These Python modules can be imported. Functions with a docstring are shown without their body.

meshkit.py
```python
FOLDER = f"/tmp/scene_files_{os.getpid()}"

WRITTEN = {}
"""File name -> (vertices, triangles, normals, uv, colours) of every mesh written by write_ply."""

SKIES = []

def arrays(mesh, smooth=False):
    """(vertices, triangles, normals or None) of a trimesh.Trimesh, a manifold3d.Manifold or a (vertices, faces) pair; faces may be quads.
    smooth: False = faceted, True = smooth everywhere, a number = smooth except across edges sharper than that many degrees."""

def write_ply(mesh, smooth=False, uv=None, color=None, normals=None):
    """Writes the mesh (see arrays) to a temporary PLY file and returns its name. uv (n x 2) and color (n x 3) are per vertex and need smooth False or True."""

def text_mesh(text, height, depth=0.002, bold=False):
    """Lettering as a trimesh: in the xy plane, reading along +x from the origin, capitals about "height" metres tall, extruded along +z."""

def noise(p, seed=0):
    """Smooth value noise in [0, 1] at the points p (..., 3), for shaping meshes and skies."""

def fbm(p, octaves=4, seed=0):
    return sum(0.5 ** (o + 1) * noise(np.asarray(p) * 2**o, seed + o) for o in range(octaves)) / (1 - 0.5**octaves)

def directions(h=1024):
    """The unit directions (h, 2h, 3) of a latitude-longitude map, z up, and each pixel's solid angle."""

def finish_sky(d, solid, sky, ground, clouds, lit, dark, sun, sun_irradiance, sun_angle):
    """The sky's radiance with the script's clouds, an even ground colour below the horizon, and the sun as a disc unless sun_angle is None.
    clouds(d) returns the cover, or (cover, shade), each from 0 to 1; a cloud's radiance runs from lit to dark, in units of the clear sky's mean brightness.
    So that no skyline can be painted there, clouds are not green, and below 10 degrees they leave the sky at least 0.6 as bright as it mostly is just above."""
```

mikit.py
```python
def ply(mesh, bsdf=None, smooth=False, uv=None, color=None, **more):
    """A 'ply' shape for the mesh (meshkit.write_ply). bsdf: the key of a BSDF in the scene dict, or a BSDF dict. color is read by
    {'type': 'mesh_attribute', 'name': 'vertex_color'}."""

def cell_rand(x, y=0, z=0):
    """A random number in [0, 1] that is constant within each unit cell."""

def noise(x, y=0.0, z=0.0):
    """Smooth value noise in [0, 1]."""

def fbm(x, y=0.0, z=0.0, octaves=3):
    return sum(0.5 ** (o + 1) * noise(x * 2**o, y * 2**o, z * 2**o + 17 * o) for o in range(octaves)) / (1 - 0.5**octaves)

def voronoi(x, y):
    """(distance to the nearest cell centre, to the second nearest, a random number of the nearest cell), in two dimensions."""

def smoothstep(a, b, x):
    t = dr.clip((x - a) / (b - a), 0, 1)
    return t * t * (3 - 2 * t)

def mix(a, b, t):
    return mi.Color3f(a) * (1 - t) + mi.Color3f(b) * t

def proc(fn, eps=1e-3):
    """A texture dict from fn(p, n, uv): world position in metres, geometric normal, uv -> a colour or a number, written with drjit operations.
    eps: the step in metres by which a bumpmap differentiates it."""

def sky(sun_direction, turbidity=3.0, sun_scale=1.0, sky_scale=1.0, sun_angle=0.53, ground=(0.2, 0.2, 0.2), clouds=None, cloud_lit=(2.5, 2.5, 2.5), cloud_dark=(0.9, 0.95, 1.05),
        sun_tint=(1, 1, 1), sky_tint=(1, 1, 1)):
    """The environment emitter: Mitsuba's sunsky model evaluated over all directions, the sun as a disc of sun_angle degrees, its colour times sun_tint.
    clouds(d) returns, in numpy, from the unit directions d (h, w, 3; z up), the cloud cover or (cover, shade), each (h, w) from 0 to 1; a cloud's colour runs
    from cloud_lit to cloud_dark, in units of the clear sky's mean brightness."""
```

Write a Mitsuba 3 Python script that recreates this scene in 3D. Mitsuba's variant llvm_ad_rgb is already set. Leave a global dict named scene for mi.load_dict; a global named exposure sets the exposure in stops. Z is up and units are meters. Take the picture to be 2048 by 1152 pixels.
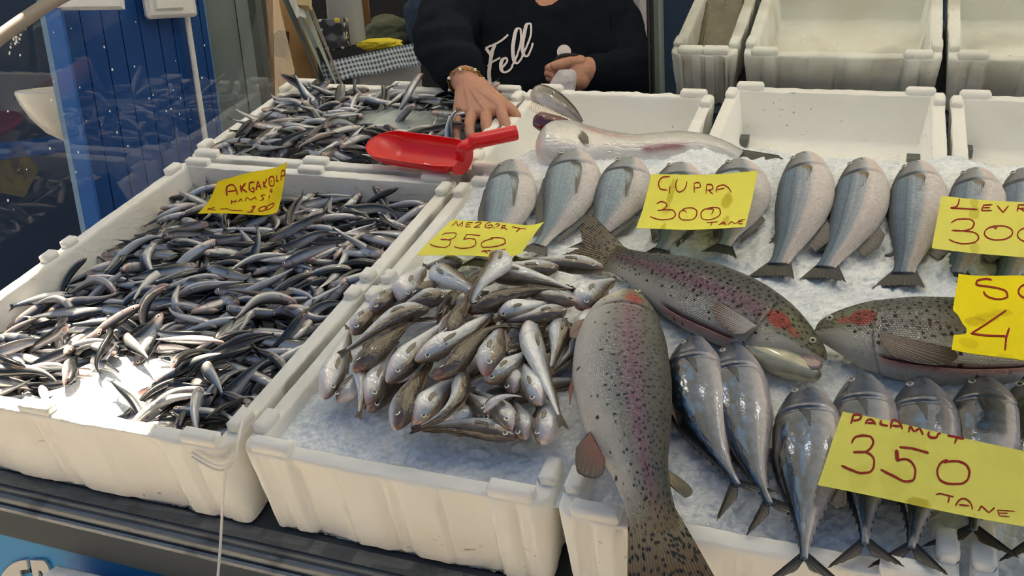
import math, random
import numpy as np, trimesh, manifold3d as m3
import drjit as dr, mitsuba as mi
import mikit, meshkit
from scipy.interpolate import CubicSpline, PchipInterpolator
from scipy.spatial.transform import Rotation as Rot
from mikit import proc, noise, fbm, voronoi, smoothstep, mix

scene, labels = {'type': 'scene'}, {}
exposure = 0.62
rng = np.random.default_rng(11)

# ------------------------------------------------------------------ frames: the counter leans 16 degrees towards the customer
# counter frame: x along the counter, y up its slope, z its normal, origin = front left rim corner of the middle front crate
FPX = 1900.0
CXY = np.array([1024.0, 576.0])
_v1, _v2 = np.array([-4250.0, 0.0]), np.array([1850.0, -720.0])
_dx = -np.array([*(_v1 - CXY), FPX]); _dx /= np.linalg.norm(_dx)
_dy = np.array([*(_v2 - CXY), FPX]); _dy -= _dy @ _dx * _dx; _dy /= np.linalg.norm(_dy)
RC = np.array([_dx, _dy, np.cross(_dx, _dy)])          # rows: counter axes in camera axes (x right, y down, z forward)
CAMC = np.array([0.64565, -0.63755, 0.70])             # the camera in the counter frame
UPC = np.array([-0.0633, 0.2738, 0.9593]); UPC /= np.linalg.norm(UPC)
_wx = np.array([1.0, 0, 0]) - UPC[0] * UPC; _wx /= np.linalg.norm(_wx)
MW = np.array([_wx, np.cross(UPC, _wx), UPC])          # counter -> world rotation
OW = np.array([0.0, 0.0, 0.85])


def W(p):
    """counter frame -> world"""
    return np.asarray(p, float) @ MW.T + OW


def WV(v):
    return np.asarray(v, float) @ MW.T


EYE = W(CAMC)
AX = MW @ RC                                            # columns: camera right, down, forward in world
FWD, DOWN, RIGHT = AX[:, 2], AX[:, 1], AX[:, 0]


def cp(px, py, z=0.0):
    """the counter-frame point at height z above the rim plane that is seen in direction (px, py)"""
    d = RC @ np.array([(px - CXY[0]) / FPX, (py - CXY[1]) / FPX, 1.0])
    return CAMC + d * (z - CAMC[2]) / d[2]


def at(px, py, depth):
    """world point at a distance along the view axis"""
    return EYE + depth * (AX @ np.array([(px - CXY[0]) / FPX, (py - CXY[1]) / FPX, 1.0]))


_T = mi.ScalarTransform4f
scene['camera'] = {'type': 'perspective', 'fov': 2 * math.degrees(math.atan(1024 / FPX)), 'fov_axis': 'x', 'near_clip': 0.02, 'far_clip': 500.0,
                   'to_world': _T().look_at(origin=EYE.tolist(), target=(EYE + FWD).tolist(), up=(-DOWN).tolist())}

# ------------------------------------------------------------------ sky and sun (an awning shades the stall, see below)
SUN = np.array([-0.30, 0.25, 0.92]); SUN /= np.linalg.norm(SUN)
scene['sky'] = mikit.sky(SUN, turbidity=3.0, sun_scale=10.0, sky_scale=2.2, ground=(0.22, 0.21, 0.19), sky_tint=(1.06, 1.0, 0.90), sun_tint=(1.0, 0.96, 0.84))


# ------------------------------------------------------------------ helpers
def key_for(name, parent=None):
    base = (parent + '__' if parent else '') + name
    if base not in USED:
        USED.add(base); return base
    k = 1
    while f'{base}_{k:03d}' in USED:
        k += 1
    USED.add(f'{base}_{k:03d}')
    return f'{base}_{k:03d}'


USED = set()


def tag(key, label=None, cat=None, group=None, kind=None):
    d = labels.setdefault(key, {})
    for a, b in (('label', label), ('category', cat), ('group', group), ('kind', kind)):
        if b:
            d[a] = b
    return key


def thing(name, label, cat, group=None, kind=None):
    return tag(key_for(name), label, cat, group, kind)


def put(name, mesh, bsdf, parent=None, smooth=False, label=None, cat=None, group=None, kind=None, uv=None, color=None, **more):
    k = key_for(name, parent)
    scene[k] = mikit.ply(mesh, bsdf, smooth, uv, color, **more)
    if label or cat or group or kind:
        tag(k, label, cat, group, kind)
    return k


def tm(v, f):
    return trimesh.Trimesh(np.asarray(v, float), np.asarray(f, int), process=False)


def cat_(ms):
    return trimesh.util.concatenate(ms)


def xf(mesh, fn):
    m = mesh.copy(); m.vertices = fn(np.asarray(m.vertices)); return m


def grid_faces(nu, nv, wrap_v=False):
    i = np.arange(nu - 1)[:, None]; j = np.arange(nv if wrap_v else nv - 1)[None, :]
    jn = (j + 1) % nv
    a, b, c_, d = i * nv + j, (i + 1) * nv + j, (i + 1) * nv + jn, i * nv + jn
    return np.vstack([np.stack([a, b, c_], -1).reshape(-1, 3), np.stack([a, c_, d], -1).reshape(-1, 3)])


def box(lo, hi, bevel=0.0):
    lo, hi = np.minimum(lo, hi).astype(float), np.maximum(lo, hi).astype(float)
    if bevel <= 0:
        b = trimesh.creation.box(extents=hi - lo); b.apply_translation((lo + hi) / 2); return b
    b = min(bevel, 0.49 * (hi - lo).min())
    pts = []
    for s in np.ndindex(2, 2, 2):
        c0 = np.where(np.array(s) == 0, lo, hi); sg = np.where(np.array(s) == 0, 1, -1)
        for a in ((0, 1, 1), (1, 0, 1), (1, 1, 0)):
            pts.append(c0 + sg * b * np.array(a))
        pts.append(c0 + sg * b * 0.42)
    return trimesh.convex.convex_hull(np.array(pts))


def tube(pts, r, n=10, closed_ends=True, up=(0.13, 0.2, 0.97)):
    pts = np.asarray(pts, float); r = np.broadcast_to(np.asarray(r, float), (len(pts),))
    t = np.gradient(pts, axis=0); t /= np.linalg.norm(t, axis=1, keepdims=True) + 1e-12
    nrm = np.array(up, float); vs = []
    for k in range(len(pts)):
        nrm = nrm - nrm @ t[k] * t[k]; nrm /= np.linalg.norm(nrm) + 1e-12
        b = np.cross(t[k], nrm); a = np.arange(n) * 2 * np.pi / n
        vs.append(pts[k] + r[k] * (np.cos(a)[:, None] * nrm + np.sin(a)[:, None] * b))
    v = np.vstack(vs); f = grid_faces(len(pts), n, True)[:, ::-1]
    if closed_ends:
        v = np.vstack([v, pts[0], pts[-1]]); a = np.arange(n); e = (len(pts) - 1) * n
        f = np.vstack([f, np.stack([np.full(n, len(v) - 2), (a + 1) % n, a], 1), np.stack([np.full(n, len(v) - 1), e + a, e + (a + 1) % n], 1)])
    m = tm(v, f); m.fix_normals() if len(f) < 400 else None
    return m


def spline(pts, n, s=None):
    pts = np.asarray(pts, float)
    if len(pts) == 2:
        return pts[0] + np.linspace(0, 1, n)[:, None] * (pts[1] - pts[0])
    d = np.r_[0, np.cumsum(np.linalg.norm(np.diff(pts, axis=0), axis=1))]
    return CubicSpline(d / d[-1], pts)(np.linspace(0, 1, n) if s is None else s)


def slab(poly, thick, origin, ux, uy, n=None):
    """a flat plate: polygon points (in metres along ux, uy) with a thickness towards -(ux x uy)"""
    from shapely.geometry import Polygon
    m = trimesh.creation.extrude_polygon(Polygon(poly), thick, engine='earcut')
    ux, uy = np.asarray(ux, float), np.asarray(uy, float); uz = np.cross(ux, uy)
    v = np.asarray(m.vertices)
    m.vertices = np.asarray(origin) + v[:, :1] * ux + v[:, 1:2] * uy + (v[:, 2:3] - thick) * uz
    return m


def quadplate(a, b, c_, d, thick):
    """a plate over four world corners, thickness away from the viewer"""
    q = np.array([a, b, c_, d], float); n = np.cross(q[1] - q[0], q[3] - q[0]); n /= np.linalg.norm(n)
    if n @ (EYE - q[0]) < 0:
        n = -n
    v = np.vstack([q, q - n * thick])
    f = [[0, 1, 2], [0, 2, 3], [4, 6, 5], [4, 7, 6]] + [x for i in range(4) for x in ([i, i + 4, (i + 1) % 4], [(i + 1) % 4, i + 4, (i + 1) % 4 + 4])]
    m = tm(v, f); m.fix_normals(); return m


# ------------------------------------------------------------------ materials
def rgb(*c):
    return {'type': 'rgb', 'value': list(c)}


def pr(base, rough=0.5, **k):
    return {'type': 'principled', 'base_color': rgb(*base) if isinstance(base, (tuple, list)) else base, 'roughness': rough, **k}


def two(b):
    return {'type': 'twosided', 'bsdf': b}


def hexrgb(h):
    c = np.array([int(h[i:i + 2], 16) for i in (0, 2, 4)]) / 255.0
    return tuple(np.where(c < 0.04045, c / 12.92, ((c + 0.055) / 1.055) ** 2.4).tolist())


def eps_color(p, n, uv):
    big = fbm(p.x * 9, p.y * 9, p.z * 9, 3)
    fl = noise(p.x * 160, p.y * 160, p.z * 160)
    fl2 = noise(p.x * 60 + 7, p.y * 60, p.z * 60)
    patch = smoothstep(0.50, 0.72, noise(p.x * 7 + 3, p.y * 7, p.z * 11))
    fleck = smoothstep(0.80, 0.92, fl) * patch * smoothstep(0.4, 0.75, fl2)
    base = mix((0.80, 0.785, 0.74), (0.86, 0.86, 0.84), big)
    stain = smoothstep(0.56, 0.8, fbm(p.x * 5 + 9, p.y * 5, p.z * 8, 3)) * 0.35
    base = mix(base, (0.66, 0.60, 0.46), stain)
    return mix(base, (0.30, 0.24, 0.13), fleck * 0.75)


def eps_bump(p, n, uv):
    return 0.5 * noise(p.x * 420, p.y * 420, p.z * 420) + 0.5 * noise(p.x * 190, p.y * 190, p.z * 190)


scene['m_eps'] = two({'type': 'bumpmap', 'bump': proc(eps_bump, 5e-4), 'scale': 0.0012, 'bsdf': pr(proc(eps_color), 0.55, specular=0.35)})


def ice_color(p, n, uv):
    g = noise(p.x * 330, p.y * 330, p.z * 330)
    b = fbm(p.x * 22, p.y * 22, p.z * 22, 3)
    return mix((0.58, 0.65, 0.70), (0.93, 0.95, 0.97), dr.clip(0.8 * g + 0.75 * b - 0.2, 0, 1))


def ice_bump(p, n, uv):
    return 0.6 * noise(p.x * 260, p.y * 260, p.z * 260) + 0.4 * noise(p.x * 520, p.y * 520, p.z * 520)


scene['m_eps_grey_shade'] = two({'type': 'bumpmap', 'bump': proc(eps_bump, 5e-4), 'scale': 0.0012, 'bsdf': pr(proc(lambda p, n, uv: eps_color(p, n, uv) * mix((0.86, 0.88, 0.86), (0.58, 0.58, 0.54), smoothstep(0.45, 0.75, fbm(p.x * 8, p.y * 8, p.z * 8, 3)))), 0.6, specular=0.3)})  # grey dirt, with the shade of the raised row darkened into the colour
scene['m_ice'] = two({'type': 'bumpmap', 'bump': proc(ice_bump, 4e-4), 'scale': 0.0016, 'bsdf': pr(proc(ice_color), 0.25, specular=0.5)})


def steel_color(p, n, uv):
    s = noise(p.x * 3, p.y * 500, p.z * 500)
    d = smoothstep(0.55, 0.8, fbm(p.x * 30, p.y * 30, p.z * 30, 3))
    return mix(mix((0.19, 0.205, 0.22), (0.28, 0.30, 0.32), s), (0.07, 0.075, 0.08), d * 0.6)


scene['m_steel'] = two(pr(proc(steel_color), 0.38, metallic=0.6))
scene['m_fascia'] = two(pr(hexrgb('3b434b'), 0.5, specular=0.3))
VC = {'type': 'mesh_attribute', 'name': 'vertex_color'}
scene['m_vc'] = two(pr(VC, 0.6))
scene['m_ground'] = two(pr(proc(lambda p, n, uv: mix((0.125, 0.124, 0.12), (0.19, 0.188, 0.18), fbm(p.x * 4, p.y * 4, 0, 4))), 0.9))
scene['m_awning'] = {'type': 'principledthin', 'base_color': rgb(0.31, 0.33, 0.325), 'roughness': 0.8, 'diff_trans': 1.0}
scene['m_white'] = two(pr((0.72, 0.72, 0.70), 0.45))
scene['m_dark'] = two(pr((0.012, 0.012, 0.014), 0.7))
scene['m_rope'] = two(pr((0.78, 0.75, 0.68), 0.8))
scene['m_glass'] = {'type': 'thindielectric', 'int_ior': 1.5}

# ------------------------------------------------------------------ the setting
put('ground', box((-9, -9, -0.2), (9, 9, 0.0)), 'm_ground', kind='structure', label='pale concrete pavement under the stall', )
AWZ = 2.38
def scalloped(poly_pts, amp=0.012, pitch=0.11):
    out = []
    P = np.array(poly_pts + poly_pts[:1], float)
    for p, q in zip(P[:-1], P[1:]):
        n = max(2, int(np.linalg.norm(q - p) / 0.025)); t = np.arange(n) / n; d = (q - p) / np.linalg.norm(q - p); w = np.array([d[1], -d[0]])
        out += list(p + (q - p) * t[:, None] + w * (amp * np.abs(np.sin(np.pi * t * np.linalg.norm(q - p) / pitch)))[:, None])
    return out


def sheet(poly, z, sag=0.0):
    from shapely.geometry import Polygon
    v, f = trimesh.creation.triangulate_polygon(Polygon(poly), engine='earcut')
    return tm(np.c_[v, np.full(len(v), z)], f)


aw = sheet(scalloped([(-0.61, -0.20), (3.2, -0.20), (3.2, 3.4), (-3.4, 3.4), (-3.4, 0.83), (-1.02, 0.83), (-1.02, 0.66), (-0.61, 0.60)]), AWZ)
put('wall_added_blocker', cat_([box((-7, -5.2, 0.0), (7, -5.0, 3.4))]), 'm_added_blocker', kind='structure', label='added unseen dark wall across the lane that blocks low light')  # unseen wall added behind the camera to keep low light off the crates
scene['m_added_blocker'] = two(pr((0.05, 0.055, 0.06), 0.9))
put('ceiling', aw, 'm_awning', kind='structure', label='awning sheet over the stall')


# ------------------------------------------------------------------ polystyrene crates
def rounded_rect(x0, x1, y0, y1, r, n=8, m=84):
    """closed outline with outward normals and arc position"""
    pts, nr = [], []
    for (cx, cy, a0), (ex, ey) in zip(((x1 - r, y0 + r, -90), (x1 - r, y1 - r, 0), (x0 + r, y1 - r, 90), (x0 + r, y0 + r, 180)),
                                      ((x1, y1 - r), (x0 + r, y1), (x0, y0 + r), (x1 - r, y0))):
        for k in range(n + 1):
            a = math.radians(a0 + 90 * k / n)
            pts.append((cx + r * math.cos(a), cy + r * math.sin(a))); nr.append((math.cos(a), math.sin(a)))
        p0, n0 = np.array(pts[-1]), nr[-1]
        for k in range(1, m):
            pts.append(tuple(p0 + (np.array((ex, ey)) - p0) * k / m)); nr.append(n0)
    return np.array(pts), np.array(nr)


def crate_mesh(x0, x1, y0, y1, H=0.118, wall=0.024, fr=None, seed=0, pegs=True, chip=0.0012, mid=True):
    """fr maps crate-local (counter-like) coordinates to the counter frame"""
    P, N = rounded_rect(x0, x1, y0, y1, 0.022)
    # outer-bottom ... rim ... inner-bottom: (inset, z, flute amount)
    tp = 0.010
    prof = [(tp + 0.006, -H, 0), (tp, -H + 0.006, 1)]
    for k in range(1, 6):
        prof.append((tp * (1 - k / 6), -H + 0.006 + (H - 0.012) * k / 6, 1))
    prof += [(0.0002, -0.006, 0.3), (0.0012, -0.0018, 0), (0.004, 0, 0), (wall * 0.5, 0.0, 0), (wall - 0.004, 0, 0), (wall - 0.001, -0.002, 0), (wall, -0.007, 0)]
    for k in range(1, 7):
        prof.append((wall + 0.010 * k / 6, -0.007 + (-H + 0.030 + 0.007) * k / 6, 0))
    prof += [(wall + 0.014, -H + 0.024, 0), (wall + 0.022, -H + 0.021, 0), (wall + 0.04, -H + 0.020, 0)]
    # flutes: panels standing 4 mm proud, at the corners and along the walls
    cx, cy = (x0 + x1) / 2, (y0 + y1) / 2
    along = np.where(np.abs(N[:, 0]) > np.abs(N[:, 1]), (P[:, 1] - cy) / (y1 - y0), (P[:, 0] - cx) / (x1 - x0))
    s = np.abs(along)
    flute = 0.0085 * (1 - np.clip((s - 0.315) / 0.02, 0, 1)) * np.clip((s - 0.15) / 0.10, 0, 1) + 0.006 * np.clip((0.43 - s) / 0.03, 0, 1) * np.clip((s - 0.385) / 0.012, 0, 1) + 0.006 * np.clip(1 - np.abs(s - .02) / .03, 0, 1)
    for s0 in (0.17, 0.31, 0.43):
        flute = flute + 0.003 * np.exp(-((s - s0) / 0.006) ** 2)
    rows = []
    for ins, z, fl in prof:
        q = P - N * (ins + fl * flute)[:, None]
        rows.append(np.c_[q, np.full(len(q), z)])
    v = np.vstack(rows); nv = len(P)
    v += (meshkit.fbm(v * 60 + seed * 5, 3)[:, None] - 0.5) * chip * 2 * np.array([0.6, 0.6, 1.0]) * (np.arange(len(v)) < (len(prof) - 3) * nv)[:, None]
    f = grid_faces(len(prof), nv, True)[:, ::-1]
    # caps: floor and underside
    a = np.arange(nv); last = (len(prof) - 1) * nv
    v = np.vstack([v, [[cx, cy, -H + 0.020]], [[cx, cy, -H]]]); k = len(v)
    f = np.vstack([f, np.stack([np.full(nv, k - 2), last + a, last + (a + 1) % nv], 1), np.stack([np.full(nv, k - 1), (a + 1) % nv, a], 1)])
    ms = [tm(v, f)]
    if pegs:
        r2 = np.random.default_rng(seed + 50)
        w = wall - 0.003; h = 0.012
        def peg(ax0, ax1, ay0, ay1):
            b = box((ax0, ay0, -0.004), (ax1, ay1, h + r2.uniform(-0.001, 0.001)), 0.005)
            ms.append(b)
        L = 0.052
        for yy in ((y0 + 0.001, y0 + w), (y1 - w, y1 - 0.001)):
            peg(x0 + 0.016, x0 + 0.016 + L, *yy); peg(x1 - 0.016 - L, x1 - 0.016, *yy)
            if mid and x1 - x0 > 0.45:
                peg(cx - L / 2, cx + L / 2, *yy)
        for xx in ((x0 + 0.001, x0 + w), (x1 - w, x1 - 0.001)):
            peg(*xx, y0 + 0.03, y0 + 0.03 + L * 0.7); peg(*xx, y1 - 0.03 - L * 0.7, y1 - 0.03)
            if mid and y1 - y0 > 0.5:
                peg(*xx, cy - 0.035, cy - 0.006); peg(*xx, cy + 0.012, cy + 0.04)
    m = cat_(ms)
    m.vertices = W(fr(np.asarray(m.vertices)) if fr else np.asarray(m.vertices))
    return m


def tilt_frame(y0, z0, deg, x0=0.0, yaw=0.0):
    a, b = math.radians(deg), math.radians(yaw)
    def fr(p):
        p = np.asarray(p, float)
        x, y, z = p[:, 0], p[:, 1] - y0, p[:, 2]
        y2, z2 = y * math.cos(a) - z * math.sin(a), y * math.sin(a) + z * math.cos(a)
        xr = (x - x0) * math.cos(b) - y2 * math.sin(b) + x0
        yr = (x - x0) * math.sin(b) + y2 * math.cos(b)
        return np.stack([xr, yr + y0, z2 + z0], 1)
    return fr


def crate(label, *a, **k):
    mat = k.pop('mat', 'm_eps')
    return put('polystyrene_crate', crate_mesh(*a, **k), mat, smooth=40, label=label, cat='crate', group=None)


crate('large white polystyrene crate full of anchovies at the front left', -0.585, -0.006, -0.004, 0.70, H=0.136, seed=1)
crate('white polystyrene crate with crushed ice under the brown whiting heap', 0.004, 0.378, 0.002, 0.70, H=0.136, seed=2)
crate('white polystyrene crate at the front under the bonitos and the big trout tail', 0.386, 0.760, -0.004, 0.70, H=0.136, seed=3)
crate('white polystyrene crate under the ice at the front right corner', 0.768, 1.142, -0.006, 0.70, H=0.136, seed=4)
crate('white polystyrene crate of icy anchovies under the reaching hand', -0.590, -0.022, 0.715, 1.115, seed=5)
crate('white polystyrene crate holding the long pale fish with the open mouth', -0.018, 0.358, 0.735, 1.125, seed=6, chip=0.003, mid=False)
k3 = crate('empty bright white polystyrene crate behind the sea bass', 0.375, 0.765, 0.765, 1.172, seed=7, mid=False)
k4 = crate('empty white polystyrene crate behind the right end of the sea bass row', 0.772, 1.16, 0.765, 1.165, seed=8, mid=False)
CY, CZ, CT = 1.20, 0.052, 7.0
frC = tilt_frame(CY, CZ, CT)
crate('dirty white polystyrene crate with a dark flatfish in the raised back row', 0.250, 0.383, CY, CY + 0.40, seed=9, mat='m_eps_grey_shade', fr=frC, chip=0.0035, mid=False)
crate('empty white polystyrene crate in the middle of the raised back row', 0.394, 0.755, CY, CY + 0.40, seed=10, mat='m_eps_grey_shade', fr=frC, mid=False)
crate('empty white polystyrene crate at the right end of the raised back row', 0.763, 1.13, CY, CY + 0.40, seed=12, mat='m_eps_grey_shade', fr=frC, mid=False)
for k, spots in ((k3, ((0.412, 0.02), (0.722, -0.03))), (k4, ((0.808, 0.02),))):
    for x, dy in spots:
        put('drain_hole', xf(box((x - 0.012, 1.075 + dy, -0.094), (x + 0.012, 1.10 + dy, -0.078), 0.001), W), 'm_drain', parent=k, label='small dark drain slot')
scene['m_drain'] = two(pr((0.12, 0.12, 0.12), 0.7))
# the step that carries the raised row and the shelf that carries all crates
for lo, hi, lb in (((-0.66, -0.012, -0.160), (1.25, 0.705, -0.1375), 'grey metal shelf carrying the front row of crates'), ((-0.66, 0.708, -0.160), (1.25, 1.178, -0.1195), 'grey metal shelf carrying the second row of crates'),
                   ((0.247, 1.181, -0.145), (1.25, 1.62, -0.085), 'grey metal shelf carrying the raised back row of crates')):
    raised = lo[1] > 1.1
    put('counter_shelf', xf(box(lo, hi), (lambda v: W(frC(v * [1, 1, 0] + [0, 0, -0.131] + np.c_[v[:, :2] * 0, np.where(v[:, 2] > -0.1, 0.012, 0)]))) if raised else W), 'm_fascia', label=lb, cat='shelf')

# ------------------------------------------------------------------ steel rail along the front
def rail():
    prof = np.array([(0.02, -0.121), (-0.018, -0.121), (-0.022, -0.124), (-0.030, -0.124), (-0.033, -0.119), (-0.040, -0.1185), (-0.043, -0.123), (-0.052, -0.1245), (-0.056, -0.120), (-0.062, -0.119),
                     (-0.066, -0.1225), (-0.0675, -0.129), (-0.071, -0.129), (-0.073, -0.125), (-0.080, -0.126), (-0.083, -0.130), (-0.083, -0.140), (0.02, -0.140)]) * np.array([0.54, 1]) + np.array([-0.001, -0.0165])
    x = np.linspace(-0.95, 1.5, 60); n = len(prof)
    v = np.array([[a, p[0], p[1]] for a in x for p in prof]); f = grid_faces(len(x), n, True)
    return tm(W(v), f)


rl = put('counter_rail', rail(), 'm_steel', smooth=25, label='ridged stainless steel rail along the front of the counter', cat='counter rail')
# fascia: plumb face below the rail
fa, fb = W((-0.95, -0.0458, -0.1465)), W((1.5, -0.0458, -0.1465))
dz = np.array([0, 0, -1.0])
put('fascia', quadplate(fa, fb, fb + 0.038 * dz, fa + 0.038 * dz, 0.03), 'm_fascia', parent=rl, label='dark grey plain fascia under the rail')
bk = np.array([0, 0.014, 0])
ba, bb = fa + 0.038 * dz + bk, fb + 0.038 * dz + bk
bn = put('banner_board', quadplate(ba, bb, bb + 0.5 * dz, ba + 0.5 * dz, 0.02), 'm_banner', label='bright blue board with white lettering under the counter rail', cat='sign board')
scene['m_banner'] = two(pr(hexrgb('0f86c4'), 0.45))
scene['m_letter'] = two(pr(hexrgb('cfcac2'), 0.5))
scene['m_letter_shade'] = two(pr(hexrgb('12303f'), 0.6))  # shadow inside the letters, painted as dark pieces

# ------------------------------------------------------------------ fish: one swept body, fins as thin plates bent with it, eyes, mouth parts
def lerp3(a, b, t):
    return np.asarray(a) * (1 - t[..., None]) + np.asarray(b) * t[..., None]


def sstep(a, b, x):
    t = np.clip((np.asarray(x, float) - a) / (b - a), 0, 1); return t * t * (3 - 2 * t)


def col(h):
    return np.array(hexrgb(h))


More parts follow.
